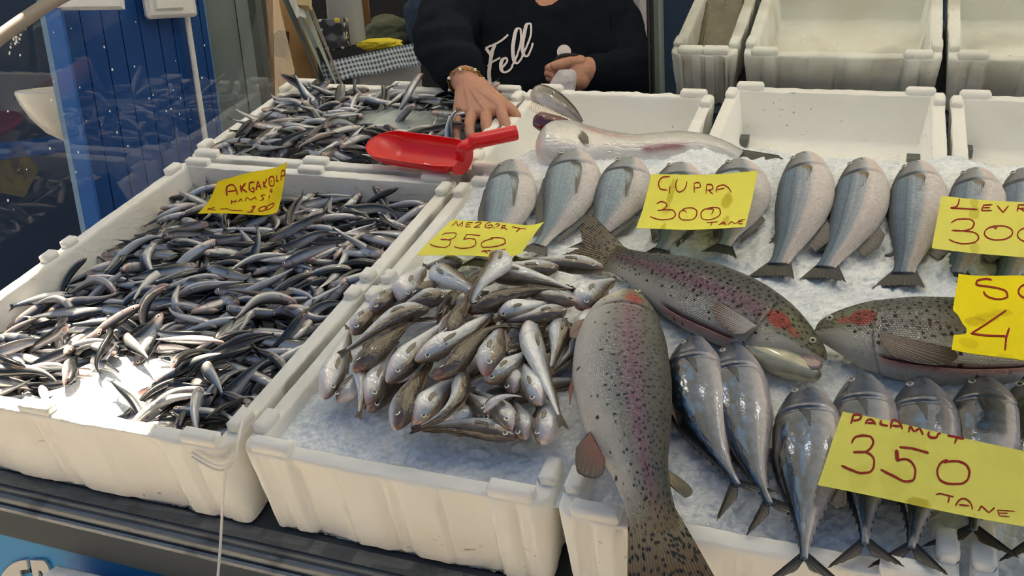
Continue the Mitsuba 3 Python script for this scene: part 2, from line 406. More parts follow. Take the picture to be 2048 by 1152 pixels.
class Fish:
    """spine: control points head -> tail root; side: the direction the visible flank faces; flip: dorsal on the other side"""

    def __init__(self, spine, side, flip=1, scale=1.0, n=400, twist=None):
        self.sp = spline(spine, n)
        d = np.r_[0, np.cumsum(np.linalg.norm(np.diff(self.sp, axis=0), axis=1))]
        self.L = d[-1]; self.u = d / d[-1]
        T = np.gradient(self.sp, axis=0); T /= np.linalg.norm(T, axis=1, keepdims=True)
        side = np.broadcast_to(np.asarray(side, float), T.shape)
        S = side - (side * T).sum(1, keepdims=True) * T; S /= np.linalg.norm(S, axis=1, keepdims=True)
        D = flip * np.cross(S, T)
        if twist is not None:
            a = np.interp(self.u, np.linspace(0, 1, len(twist)), np.radians(twist))[:, None]
            S, D = S * np.cos(a) + D * np.sin(a), D * np.cos(a) - S * np.sin(a)
        self.T, self.S, self.D, self.flip = T, S, D, flip

    def at(self, u, d=0.0, l=0.0):
        u, d, l = np.broadcast_arrays(np.asarray(u, float), np.asarray(d, float), np.asarray(l, float))
        uc = np.clip(u, 0, 1)
        g = lambda A: np.stack([np.interp(uc, self.u, A[:, k]) for k in range(3)], -1)
        t = g(self.T)
        return g(self.sp) + t * ((u - uc) * self.L)[..., None] + g(self.D) * d[..., None] + g(self.S) * l[..., None]

    def body(self, prof, color, nu=120, nv=40, p=0.9, lead=0.5, relief=None, seed=0):
        """prof: dict u, top, bot, wid (in metres). color(u, v, lat, th) -> (n, 3)"""
        uu = np.linspace(0, 1, nu) ** (1 + lead * 0.6)
        g = {k: PchipInterpolator(prof['u'], prof[k])(uu) for k in ('top', 'bot', 'wid')}
        th = np.linspace(0, 2 * np.pi, nv, endpoint=False)
        c, s = np.cos(th), np.sin(th)
        cc, ss = np.sign(c) * np.abs(c) ** p, np.sign(s) * np.abs(s) ** p
        U = np.repeat(uu[:, None], nv, 1)
        d = np.where(cc > 0, cc * g['top'][:, None], cc * g['bot'][:, None]); l = ss * g['wid'][:, None]
        V = np.repeat(cc[None, :], nu, 0); LT = np.repeat(ss[None, :], nu, 0)
        if relief is not None:
            r = relief(U, V, LT); l = l + np.sign(LT) * np.abs(LT) * r; 
        v = self.at(U, d, l).reshape(-1, 3)
        f = grid_faces(nu, nv, True)
        if self.flip > 0:
            f = f[:, ::-1]
        k = len(v)
        v = np.vstack([v, v[:nv].mean(0), v[k - nv:k].mean(0)])
        a = np.arange(nv); e = (nu - 1) * nv
        c1, c2 = np.stack([np.full(nv, k), a, (a + 1) % nv], 1), np.stack([np.full(nv, k + 1), e + (a + 1) % nv, e + a], 1)
        if self.flip > 0:
            c1, c2 = c1[:, ::-1], c2[:, ::-1]
        C = np.clip(color(U.ravel(), V.ravel(), LT.ravel()), 0.002, 1)
        C = np.vstack([C, C[:nv].mean(0), C[k - nv:].mean(0)])
        uv = np.c_[U.ravel() * self.L * 1000, (np.repeat(th[None, :], nu, 0) * np.maximum(g['top'], g['bot']).max()).ravel() * 1000]
        uv = np.vstack([uv, uv[:2]])
        self.prof = prof
        v = W(v)
        m = tm(v, np.vstack([f, c1, c2]))
        # outward check
        if m.volume < 0:
            m.faces = m.faces[:, ::-1]
        return m, C, uv

    def fin(self, root, tip, color, n=24, m=10, thick=0.0011, lat=0.0, rays=0.0004, latroot=None, nray=14, ragged=0.0, seed=0):
        """root, tip: point lists in (u, d[, l]) along the fin's base and margin"""
        def rs(pts):
            pts = np.array([(*q, 0.0)[:3] if len(q) < 3 else q for q in pts], float)
            t = np.linspace(0, 1, len(pts)); x = np.linspace(0, 1, n)
            return np.stack([PchipInterpolator(t, pts[:, k])(x) if len(pts) > 2 else np.interp(x, t, pts[:, k]) for k in range(3)], 1)
        R, Tp = rs(root), rs(tip)
        if ragged:
            r2 = np.random.default_rng(seed); Tp = R + (Tp - R) * (1 - ragged * r2.random((n, 1)))
        b = np.linspace(0, 1, m)[:, None, None]
        G = R[None] * (1 - b) + Tp[None] * b                     # m, n, 3
        a = np.linspace(0, 1, n)
        cor = rays * np.cos(a * nray * 2 * np.pi)[None, :] * np.ones((m, 1))
        th = thick * (1 - 0.7 * b[:, :, 0]) * np.sin(np.pi * np.clip(a, 0.02, 0.98))[None, :] ** 0.3
        top = self.at(G[..., 0], G[..., 1], G[..., 2] + lat + th / 2 + cor).reshape(-1, 3)
        bot = self.at(G[..., 0], G[..., 1], G[..., 2] + lat - th / 2 + cor).reshape(-1, 3)
        v = np.vstack([top, bot]); f = grid_faces(m, n); k = m * n
        rim = np.r_[np.arange(n), (np.arange(1, m)) * n + n - 1, (m - 1) * n + np.arange(n - 2, -1, -1), np.arange(m - 2, 0, -1) * n]
        rn = np.roll(rim, -1)
        side = np.vstack([np.stack([rim, rim + k, rn + k], 1), np.stack([rim, rn + k, rn], 1)])
        fa = np.vstack([f, f[:, ::-1] + k, side])
        A, B = np.meshgrid(a, b.ravel())
        ray = 0.5 + 0.5 * np.cos(A * nray * 2 * np.pi)
        C = np.clip(color(A.ravel(), B.ravel(), ray.ravel()), 0.002, 1)
        msh = tm(W(v), fa)
        if msh.volume < 0:
            msh.faces = msh.faces[:, ::-1]
        return msh, np.vstack([C, C])


_ev, _ef, _ec = None, None, None


def eye_mesh(F, u, d, r, l, iris=(0.75, 0.74, 0.66), pupil=0.5, bulge=0.42, rim=(0.12, 0.12, 0.12)):
    nr, na = 9, 18
    rr = np.linspace(0, 1, nr); a = np.arange(na) * 2 * np.pi / na
    RR, A = np.meshgrid(rr, a, indexing='ij')
    du, dd = RR * np.cos(A) * r / F.L, RR * np.sin(A) * r
    v = F.at(u + du, d + dd, l + bulge * r * np.sqrt(np.clip(1 - RR ** 2, 0, 1)) - 0.02 * r).reshape(-1, 3)
    f = grid_faces(nr, na, True)
    v2 = F.at(u, d, l - r * 0.6)[None]
    k = len(v); aa = np.arange(na); e = (nr - 1) * na
    f = np.vstack([f, np.stack([e + aa, np.full(na, k), e + (aa + 1) % na], 1)])
    c = np.where((RR < pupil)[..., None], 0.006, np.array(iris))
    c = np.where((RR > 0.93)[..., None], np.array(rim), c).reshape(-1, 3)
    m = tm(W(np.vstack([v, v2])), f)
    if m.volume < 0:
        m.faces = m.faces[:, ::-1]
    return m, np.vstack([c, [rim]])


def scales_bump(p, n, uv):
    # overlapping scales: uv in millimetres; 2.6 mm cells in staggered rows
    a = uv.x / 3.6; row = dr.floor(uv.y / 2.3)
    b = uv.y / 2.3 - row
    fx = a + 0.5 * (row - 2 * dr.floor(row * 0.5)); fx = fx - dr.floor(fx)
    d = dr.sqrt(dr.square(fx - 0.75) + dr.square((b - 0.5) * 0.8))
    return 0.6 * dr.clip(d * 1.2, 0, 1) + 0.25 * cell_noise(uv)


def cell_noise(uv):
    return noise(uv.x * 0.9, uv.y * 0.9)


def skin_bump(p, n, uv):
    return fbm(uv.x * 0.12, uv.y * 0.25, 0, 2) + 0.25 * noise(uv.x * 0.8, uv.y * 0.8)


scene['m_fish_scaled'] = two({'type': 'bumpmap', 'bump': proc(scales_bump, 3e-4), 'scale': 0.0030, 'bsdf': pr(VC, 0.17, specular=0.95, metallic=0.20, clearcoat=1.0, clearcoat_gloss=0.98)})
scene['m_fish_smooth'] = two({'type': 'bumpmap', 'bump': proc(skin_bump, 5e-4), 'scale': 0.0011, 'bsdf': pr(VC, 0.15, specular=0.95, metallic=0.15, clearcoat=1.0, clearcoat_gloss=0.98)})
scene['m_fish_sleek'] = two({'type': 'bumpmap', 'bump': proc(skin_bump, 5e-4), 'scale': 0.0003, 'bsdf': pr(VC, 0.17, specular=0.95, metallic=0.2, clearcoat=1.0, clearcoat_gloss=0.98)})
scene['m_fin'] = two(pr(VC, 0.32, specular=0.5, clearcoat=0.3))
scene['m_eye'] = two(pr(VC, 0.06, specular=0.7, clearcoat=1.0))
scene['m_small_fish'] = two(pr(VC, 0.16, specular=0.9, metallic=0.30, clearcoat=1.0, clearcoat_gloss=0.97))


def put_fish(name, label, cat, group, B, parts, bsdf):
    k = thing(name, label, cat, group)
    m, C, uv = B
    put('body', m, bsdf, k, True, color=C, uv=uv)
    for nm, (pm, pc), mat, lab in parts:
        put(nm, pm, mat, k, True if mat != 'm_fin' else True, color=pc, label=lab)
    return k


def nz(u, v, fu, fv, seed=0, o=3):
    return meshkit.fbm(np.stack([np.asarray(u) * fu, np.asarray(v) * fv, np.full(np.shape(u), seed * 3.7 + 0.3)], -1), o, seed)


NRM = np.array([0, 0, 1.0])

# ------------------------------------------------------------------ crushed ice over the right hand crates
def ice_height(x, y):
    z = -0.016 + 0.016 * sstep(0.03, 0.16, y) * sstep(0.02, 0.12, x)
    z = z + 0.012 * sstep(0.55, 0.70, y) + 0.013 * sstep(0.045, 0.075, y) * (np.exp(-((x - 0.382) / 0.035) ** 2) + np.exp(-((x - 0.764) / 0.035) ** 2))
    edge = 0.865 - 0.055 * sstep(0.40, 0.30, x) + 0.03 * (meshkit.fbm(np.stack([x * 9, x * 0, x * 0 + 2], -1), 3) - 0.5) + 0.02 * np.sin(x * 7) - 0.05 * sstep(0.10, 0.0, x)
    z = z - 0.135 * sstep(edge - 0.02, edge + 0.10, y)
    p = np.stack([x, y, 0 * x], -1)
    z = z + 0.007 * (meshkit.fbm(p * 22, 3, 4) - 0.5) + 0.0045 * (meshkit.noise(p * 120, 8) - 0.5) + 0.004 * (meshkit.noise(p * 260, 9) - 0.5)
    return z


def ice_patch(x0, x1, y0, y1, step, fn):
    xs, ys = np.arange(x0, x1 + step / 2, step), np.arange(y0, y1 + step / 2, step)
    X, Y = np.meshgrid(xs, ys, indexing='ij')
    v = np.stack([X, Y, fn(X, Y)], -1).reshape(-1, 3)
    return tm(W(v), grid_faces(len(xs), len(ys)))


ICE_LABEL = 'crushed ice spread over the crates under the displayed fish'
put('crushed_ice', cat_([ice_patch(0.022, 0.9, 0.020, 0.985, 0.0029, ice_height), ice_patch(0.9, 1.12, 0.02, 0.985, 0.006, ice_height)]), 'm_ice', smooth=True, label=ICE_LABEL, cat='ice', kind='stuff')


# ------------------------------------------------------------------ gilthead sea bream
def bream_color(seed):
    def f(u, v, l):
        n1 = nz(u, v, 30, 14, seed); n2 = nz(u, v, 160, 70, seed + 1, 2)
        back, mid, belly = col('4c5860'), col('a9bcc4'), col('efe6e1')
        t = v + 0.10 * (n1 - 0.5)
        c = lerp3(belly, mid, sstep(-0.55, 0.05, t)); c = lerp3(c, back, sstep(0.45, 0.98, t))
        stripes = 0.5 + 0.5 * np.cos(v * 34 + 2 * n1)
        body = sstep(0.24, 0.30, u)
        c = c * (1 - 0.16 * (stripes * body * sstep(-0.5, 0.1, v))[:, None])
        c = c * (0.62 + 0.85 * n2[:, None])
        c = lerp3(c, col('55616a'), body * np.exp(-((v - 0.38) / 0.018) ** 2) * 0.7)             # lateral line
        head = 1 - body
        c = lerp3(c, col('9b9896') * (0.7 + 0.5 * n1[:, None]), head * sstep(-0.5, 0.1, v) * 0.75)
        c = lerp3(c, col('34383c'), head * sstep(0.35, 0.8, v + 0.3 * (n1 - 0.5)) * 0.8)
        c = lerp3(c, col('ead9d4'), head * sstep(-0.1, -0.6, v) * 0.8)
        c = lerp3(c, col('2b2c2e'), np.exp(-((u - 0.262 - 0.05 * (v - 0.2) ** 2) / 0.008) ** 2) * sstep(-0.5, 0, v) * 0.75)   # gill cover edge
        c = lerp3(c, col('3a3030'), np.exp(-((v - 0.02 + 1.2 * (u - 0.04)) / 0.05) ** 2) * sstep(0.10, 0.08, u) * 0.8)          # mouth
        c = lerp3(c, col('c9b26a'), np.exp(-((u - 0.10) / 0.02) ** 2 - ((v - 0.62) / 0.12) ** 2) * 0.5)
        return c
    return f


def fin_color(a0, a1, dark=0.35):
    a0, a1 = col(a0), col(a1)
    return lambda A, B, ray: lerp3(a0, a1, B) * (1 - dark * ray[:, None])


def tail_parts(F, hw, len_, fork, spread, c0, c1, name='tail_fin', u0=0.97, nray=16, ragged=0.12, seed=0, skew=0.0):
    L = F.L
    root = [(u0, -hw), (u0 + 0.012, 0), (u0, hw)]
    tip = [(1 + len_ / L, -spread + skew), (1 + (len_ * 0.80) / L, -spread * 0.62 + skew), (1 + (len_ - fork) / L, skew * 0.5), (1 + (len_ * 0.80) / L, spread * 0.62 + skew), (1 + len_ / L, spread + skew)]
    return (name, F.fin(root, tip, fin_color(c0, c1), n=48, m=12, nray=nray, ragged=ragged, seed=seed, thick=0.0016), 'm_fin', None)


def bream(head, tail, width, label, seed, roll=-2, bend=0.0, z=0.022):
    h, t = cp(*head, z + 0.006), cp(*tail, z - 0.008)
    mid = (h + t) / 2 + bend * np.cross(NRM, (t - h))
    ax = (t - h) / np.linalg.norm(t - h)
    side = Rot.from_rotvec(ax * math.radians(roll)).apply(NRM)
    F = Fish([h, mid, t], side, flip=-1)
    hw = width / 2
    prof = dict(u=[0, .02, .06, .13, .22, .34, .46, .60, .74, .86, .95, 1.0],
                top=np.array([.05, .30, .52, .78, .96, 1.04, 1.02, .84, .58, .34, .22, .24]) * hw,
                bot=np.array([.05, .26, .42, .62, .82, .96, .98, .82, .56, .32, .22, .24]) * hw,
                wid=np.array([.03, .16, .28, .40, .48, .50, .47, .36, .24, .13, .08, .05]) * hw)
    B = F.body(prof, bream_color(seed), nu=220, nv=90, relief=lambda U, V, LT: 0.0018 * np.exp(-((U - 0.25) / 0.02) ** 2) - 0.0016 * np.exp(-((U - 0.275) / 0.012) ** 2))
    L = F.L
    pec = F.fin([(.275, -.02 * hw), (.275, -.34 * hw)], [(.60, -.42 * hw), (.40, -.60 * hw), (.29, -.50 * hw)], fin_color('4d4a48', '8d8a86', 0.3), n=24, m=10, lat=0.50 * hw, nray=9)
    pec2 = F.fin([(.27, .12 * hw, .0), (.29, -.22 * hw, .0)], [(.42, -.10 * hw, .0), (.60, -.34 * hw, -.06 * hw), (.34, -.30 * hw, .0)], fin_color('4a4745', '7f7d7a', 0.35), n=26, m=10, lat=0.495 * hw, nray=9)
    dors = F.fin([(.26, .96 * hw), (.45, .98 * hw), (.88, .30 * hw)], [(.30, 1.10 * hw), (.50, 1.14 * hw), (.93, .44 * hw)], fin_color('3a3f44', '23282c', 0.4), n=40, m=4, nray=16, lat=-0.08 * hw)
    anal = F.fin([(.62, -.78 * hw), (.88, -.30 * hw)], [(.66, -.92 * hw), (.93, -.40 * hw)], fin_color('6a6c6c', '4c4e50', 0.3), n=20, m=4, nray=9, lat=-0.1 * hw)
    parts = [('pectoral_fin', pec2, 'm_fin', None), ('dorsal_fin', dors, 'm_fin', None), ('anal_fin', anal, 'm_fin', None), tail_parts(F, .2 * hw, .30 * 2 * hw, .09 * 2 * hw, .60 * hw, '3c4044', '4a4a4a', seed=seed),
             ('eye', eye_mesh(F, .12, .46 * hw, .085 * hw * 1.3, .36 * hw, iris=(0.45, 0.42, 0.33)), 'm_eye', None)]
    return put_fish('sea_bream', label, 'fish', 'sea bream row', B, parts, 'm_fish_scaled')


bream((1022, 322), (962, 520), 0.083, 'leftmost silver sea bream in the row, its tail under the whiting price card', 1, bend=0.06)
bream((1146, 302), (1078, 492), 0.092, 'second silver sea bream from the left, lying clear of all cards', 2, bend=0.07)
bream((1262, 318), (1182, 486), 0.085, 'third silver sea bream from the left, its tail behind the trout tail', 3, bend=0.05)
bream((1360, 328), (1322, 500), 0.085, 'silver sea bream mostly hidden under the left half of the sea bream price card', 4, bend=0.05)
bream((1478, 322), (1448, 492), 0.088, 'silver sea bream under the right half of the sea bream price card', 5, bend=0.05)


# ------------------------------------------------------------------ sea bass
def bass_color(seed):
    def f(u, v, l):
        n1 = nz(u, v, 26, 10, seed); n2 = nz(u, v, 200, 60, seed + 1, 2)
        t = v + 0.08 * (n1 - 0.5)
        c = lerp3(col('f0e5de'), col('b4c0ca'), sstep(-0.50, -0.12, t)); c = lerp3(c, col('748ba0'), sstep(-0.1, 0.40, t)); c = lerp3(c, col('3a4650'), sstep(0.45, 0.98, t))
        body = sstep(0.23, 0.28, u)
        rows = 0.5 + 0.5 * np.cos(v * 46 + 3 * nz(u, v, 9, 3, seed + 7))
        c = c * (1 - 0.30 * (rows * body * sstep(-0.55, -0.1, v))[:, None]) * (0.66 + 0.75 * n2[:, None])
        c = lerp3(c, col('2c3842'), body * np.exp(-((v - 0.26) / 0.02) ** 2) * 0.8)
        head = 1 - body
        c = lerp3(c, col('8f8a88') * (0.65 + 0.6 * n1[:, None]), head * sstep(-0.4, 0.2, v) * 0.8)
        c = lerp3(c, col('3d4044'), head * sstep(0.3, 0.8, v + 0.4 * (n1 - 0.5)) * 0.8)
        c = lerp3(c, col('ecdcd6'), head * sstep(-0.15, -0.6, v) * 0.8)
        c = lerp3(c, col('26282b'), np.exp(-((u - 0.242 - 0.05 * v ** 2) / 0.008) ** 2) * sstep(-0.3, 0.1, v) * 0.7)
        c = lerp3(c, col('2c2022'), np.exp(-((v - 0.0 + 2.0 * (u - 0.04)) / 0.05) ** 2) * sstep(0.12, 0.09, u) * 0.8)
        c = lerp3(c, col('d8a294'), np.exp(-((v + 0.7) / 0.14) ** 2) * sstep(0.35, 0.8, u) * 0.15)
        return c
    return f


def bass(head, tail, width, label, seed, roll=14, bend=0.0, z=0.022, tskew=0.0, group='sea bass row'):
    h, t = cp(*head, z + 0.006), cp(*tail, z - 0.012)
    mid = (h + t) / 2 + bend * np.cross(NRM, (t - h))
    ax = (t - h) / np.linalg.norm(t - h)
    F = Fish([h, mid, t], Rot.from_rotvec(ax * math.radians(roll)).apply(NRM), flip=-1)
    hw = width / 2
    prof = dict(u=[0, .02, .06, .13, .22, .34, .46, .60, .74, .86, .95, 1.0],
                top=np.array([.06, .34, .50, .72, .88, 1.0, 1.0, .88, .66, .46, .36, .38]) * hw,
                bot=np.array([.06, .30, .46, .66, .84, 1.0, 1.02, .90, .66, .46, .36, .38]) * hw,
                wid=np.array([.03, .2, .34, .50, .60, .64, .62, .52, .36, .22, .14, .08]) * hw)
    B = F.body(prof, bass_color(seed), nu=230, nv=90, relief=lambda U, V, LT: 0.0018 * np.exp(-((U - 0.23) / 0.02) ** 2) - 0.0016 * np.exp(-((U - 0.252) / 0.012) ** 2))
    pec = F.fin([(.255, .06 * hw), (.27, -.26 * hw)], [(.34, .03 * hw), (.42, -.14 * hw), (.30, -.34 * hw)], fin_color('8a7c5e', '5b5248', 0.35), n=24, m=8, lat=0.62 * hw, nray=9)
    dors = F.fin([(.58, .90 * hw), (.80, .54 * hw)], [(.60, 1.16 * hw), (.72, 1.22 * hw), (.85, .84 * hw)], fin_color('3a4046', '2a2f34', 0.4), n=26, m=6, nray=9, lat=-0.18 * hw, ragged=0.1, seed=seed)
    anal = F.fin([(.62, -.90 * hw), (.80, -.54 * hw)], [(.68, -1.18 * hw), (.76, -1.20 * hw), (.86, -.86 * hw)], fin_color('84807c', '4c4a4a', 0.3), n=22, m=6, nray=8, lat=-0.2 * hw)
    parts = [('pectoral_fin', pec, 'm_fin', None), ('dorsal_fin', dors, 'm_fin', None), ('anal_fin', anal, 'm_fin', None), tail_parts(F, .36 * hw, .62 * hw * 1.5, .20 * hw, .86 * hw, '34383c', '3c3c3c', seed=seed, skew=tskew),
             ('eye', eye_mesh(F, .115, .40 * hw, .11 * hw, .43 * hw, iris=(0.45, 0.44, 0.40)), 'm_eye', None)]
    return put_fish('sea_bass', label, 'fish', group, B, parts, 'm_fish_scaled')


bass((1608, 308), (1556, 530), 0.083, 'leftmost blue grey sea bass in the row, beside the sea bream price card', 11, bend=0.05)
bass((1722, 320), (1650, 536), 0.079, 'second blue grey sea bass from the left, its tail swung to the left', 12, bend=0.06, tskew=-0.012)
bass((1832, 326), (1806, 548), 0.080, 'third blue grey sea bass, lying just left of the sea bass price card', 13, bend=0.03)
bass((1950, 340), (1908, 548), 0.078, 'blue grey sea bass mostly hidden under the sea bass price card', 14, bend=0.04, tskew=-0.012)
bass((2050, 340), (2010, 560), 0.080, 'rightmost sea bass, cut off by the edge of the picture', 15, bend=0.04)


# ------------------------------------------------------------------ bonito
def bonito_color(seed):
    def f(u, v, l):
        n1 = nz(u, v, 20, 9, seed); n2 = nz(u, v, 120, 12, seed + 1, 3)
        t = v + 0.12 * (n1 - 0.5)
        c = lerp3(col('a8a2a8'), col('667083'), sstep(-0.85, -0.4, t)); c = lerp3(c, col('1d3550'), sstep(-0.5, -0.02, t)); c = lerp3(c, col('070f17'), sstep(0.05, 0.55, t))
        body = sstep(0.27, 0.33, u)
        bands = 0.5 + 0.5 * np.cos(u * 88 + 6 * (n1 - 0.5) + 1.5 * v)
        c = c * (1 - 0.34 * (bands * body * sstep(-0.75, -0.2, v))[:, None]) * (0.70 + 0.6 * n2[:, None])
        c = lerp3(c, col('3f86c4'), body * sstep(0.50, 0.72, nz(u, v, 15, 7, seed + 5)) * sstep(-0.5, 0.0, v) * sstep(.8, .4, v) * 0.45)
        head = 1 - body
        c = lerp3(c, col('62666f') * (0.5 + 0.8 * n1[:, None]), head * sstep(-0.5, 0.1, v) * 0.75)
        c = lerp3(c, col('222b30'), head * sstep(0.2, 0.7, v + 0.5 * (n1 - 0.5)) * 0.8)
        c = lerp3(c, col('1c2024'), np.exp(-((u - 0.265 - 0.05 * v ** 2) / 0.007) ** 2) * sstep(-0.6, -0.1, v) * 0.6)
        c = lerp3(c, col('1d1c20'), np.exp(-((v + 0.1 + 2.4 * (u - 0.06)) / 0.05) ** 2) * sstep(0.14, 0.11, u) * 0.7)
        return c
    return f


def bonito(head, tail, width, label, seed, roll=15, bend=0.0, z=0.022, zt=None, flip=-1, tail_rot=0.0, tspread=1.0, side_roll=None):
    h, t = cp(*head, z), cp(*tail, z - 0.008 if zt is None else zt)
    mid = (h + t) / 2 + bend * np.cross(NRM, (t - h))
    ax = (t - h) / np.linalg.norm(t - h)
    F = Fish([h, mid, t], Rot.from_rotvec(ax * math.radians(roll)).apply(NRM), flip=flip)
    hw = width / 2
    prof = dict(u=[0, .02, .07, .14, .24, .36, .48, .60, .72, .84, .93, 1.0],
                top=np.array([.05, .24, .46, .70, .92, 1.02, 1.0, .84, .58, .30, .15, .11]) * hw,
                bot=np.array([.05, .24, .46, .70, .94, 1.04, 1.02, .84, .56, .28, .15, .11]) * hw,
                wid=np.array([.04, .18, .36, .54, .68, .74, .70, .58, .40, .24, .16, .06]) * hw)
    B = F.body(prof, bonito_color(seed), nu=200, nv=64, relief=lambda U, V, LT: 0.0016 * np.exp(-((U - 0.25) / 0.02) ** 2) - 0.0016 * np.exp(-((U - 0.275) / 0.01) ** 2))
    L = F.L
    pec = F.fin([(.275, .14 * hw), (.29, -.14 * hw)], [(.30, -.06 * hw), (.40, -.22 * hw), (.31, -.24 * hw)], fin_color('2c3038', '3f434c', 0.35), n=20, m=8, lat=0.73 * hw, nray=8)
    rows = []
    sc = tspread * hw
    def wedge(s):
        root = [(.955, .02 * s * hw), (.985, .10 * s * hw), (1.005, .02 * s * hw)]
        tip = [(1 + .62 * hw / L, .86 * sc * s + tail_rot), (1 + .76 * hw / L, .94 * sc * s + tail_rot), (1 + .34 * hw / L, .15 * sc * s + tail_rot * .3)]
        return F.fin(root, tip, fin_color('23272e', '4d4640', 0.35), n=34, m=12, nray=9, thick=0.002, ragged=0.10, seed=seed + (s > 0))
    def finlets(s, tab):
        ms, cs = [], []
        for u in np.linspace(.72, .92, 6):
            d = s * float(PchipInterpolator(prof['u'], tab)(u))
            m, c = F.fin([(u - .010, d * .92), (u + .012, d * .92)], [(u + .006, d + s * .015 * hw), (u + .022, d + s * .02 * hw)], fin_color('2b3036', '3a3d42', 0.2), n=5, m=3, nray=1)
            ms.append(m); cs.append(c)
        return cat_(ms), np.vstack(cs)
    anal = F.fin([(.60, -.80 * hw), (.70, -.58 * hw)], [(.66, -1.02 * hw), (.72, -1.0 * hw), (.74, -.70 * hw)], fin_color('8d8480', '6a625f', 0.3), n=16, m=6, nray=6, lat=-0.1 * hw)
    parts = [('pectoral_fin', pec, 'm_fin', None), ('anal_fin', anal, 'm_fin', None), ('tail_fin', wedge(1), 'm_fin', None), ('tail_fin', wedge(-1), 'm_fin', None),
             ('finlets', finlets(1, prof['top']), 'm_fin', None), ('finlets', finlets(-1, prof['bot']), 'm_fin', None),
             ('eye', eye_mesh(F, .115, .26 * hw, .12 * hw, .47 * hw, iris=(0.42, 0.43, 0.42), pupil=0.55), 'm_eye', None)]
    return put_fish('bonito', label, 'fish', 'bonitos on the ice', B, parts, 'm_fish_sleek')


bonito((1392, 674), (1476, 972), 0.070, 'leftmost dark blue bonito, right against the big front trout', 21, bend=-0.07, tail_rot=0.004)
bonito((1468, 688), (1540, 1010), 0.069, 'second dark blue bonito from the left, its tail pointing down right', 22, bend=-0.04, tail_rot=0.0)
bonito((1612, 768), (1608, 1120), 0.071, 'third bonito with the bluest back, lying just left of its price card', 23, bend=0.01)
bonito((1726, 748), (1730, 1090), 0.070, 'bonito whose head shows above the left end of the bonito price card', 24, bend=0.0)
bonito((1842, 758), (1822, 1098), 0.072, 'bonito whose head shows above the middle of the bonito price card', 25, bend=0.02)
bonito((1966, 756), (1946, 1062), 0.072, 'bonito under the right half of the bonito price card with a spread black tail', 26, bend=0.02, tspread=1.2)
bonito((2062, 762), (2080, 1080), 0.072, 'rightmost bonito, almost cut off by the edge of the picture', 27)

# ------------------------------------------------------------------ the dark flatfish in the dirty crate of the raised row
def turbot():
    c0 = np.array([.318, CY + .30, -.030])
    F = Fish([frC(np.array([[.318, CY + .06, -.078]]))[0], frC(np.array([[.312, CY + .20, -.050]]))[0], frC(np.array([[.308, CY + .35, .02]]))[0]], NRM + np.array([0, -.8, 0]), flip=1)
    hw = .060

    def color(u, v, l):
        n1 = nz(u, v, 9, 6, 3); n2 = nz(u, v, 60, 40, 5, 2)
        return lerp3(col('2a2618'), col('5d5638'), n1) * (.7 + .6 * n2[:, None])
    B = F.body(dict(u=[0, .05, .2, .45, .7, .9, 1.0], top=np.array([.1, .45, .85, 1.0, .85, .5, .2]) * hw, bot=np.array([.1, .45, .85, 1.0, .85, .5, .2]) * hw, wid=np.array([.05, .15, .25, .28, .22, .12, .05]) * hw), color, nu=90, nv=50)
    r = np.random.default_rng(8); ms = []
    for k in range(70):
        u, v = r.uniform(.1, .9), r.uniform(-.75, .75)
        s = trimesh.creation.icosphere(subdivisions=1); ms.append(tm(W(F.at(u, v * hw * .8, .24 * hw * (1 - v * v) ** .5 * math.sin(math.pi * u) ** .5) + np.asarray(s.vertices) * r.uniform(.0008, .0016)), s.faces))
    k = put_fish('flatfish', 'dark olive flatfish with pale bumps leaning in the dirty crate beside the steel post', 'fish', None, B, [], 'm_fish_smooth')
    put('skin_bumps', cat_(ms), 'm_drop', k, True, kind='stuff')
    e = F.fin([(.05, .5 * hw), (.5, .98 * hw), (.9, .45 * hw)], [(.05, .75 * hw), (.5, 1.25 * hw), (.95, .7 * hw)], fin_color('4a4430', '2c281c', .4), n=40, m=5, nray=30)
    put('fringe_fin', e[0], 'm_fin', k, True, color=e[1])


turbot()

# ------------------------------------------------------------------ rainbow trout
from scipy.spatial import cKDTree


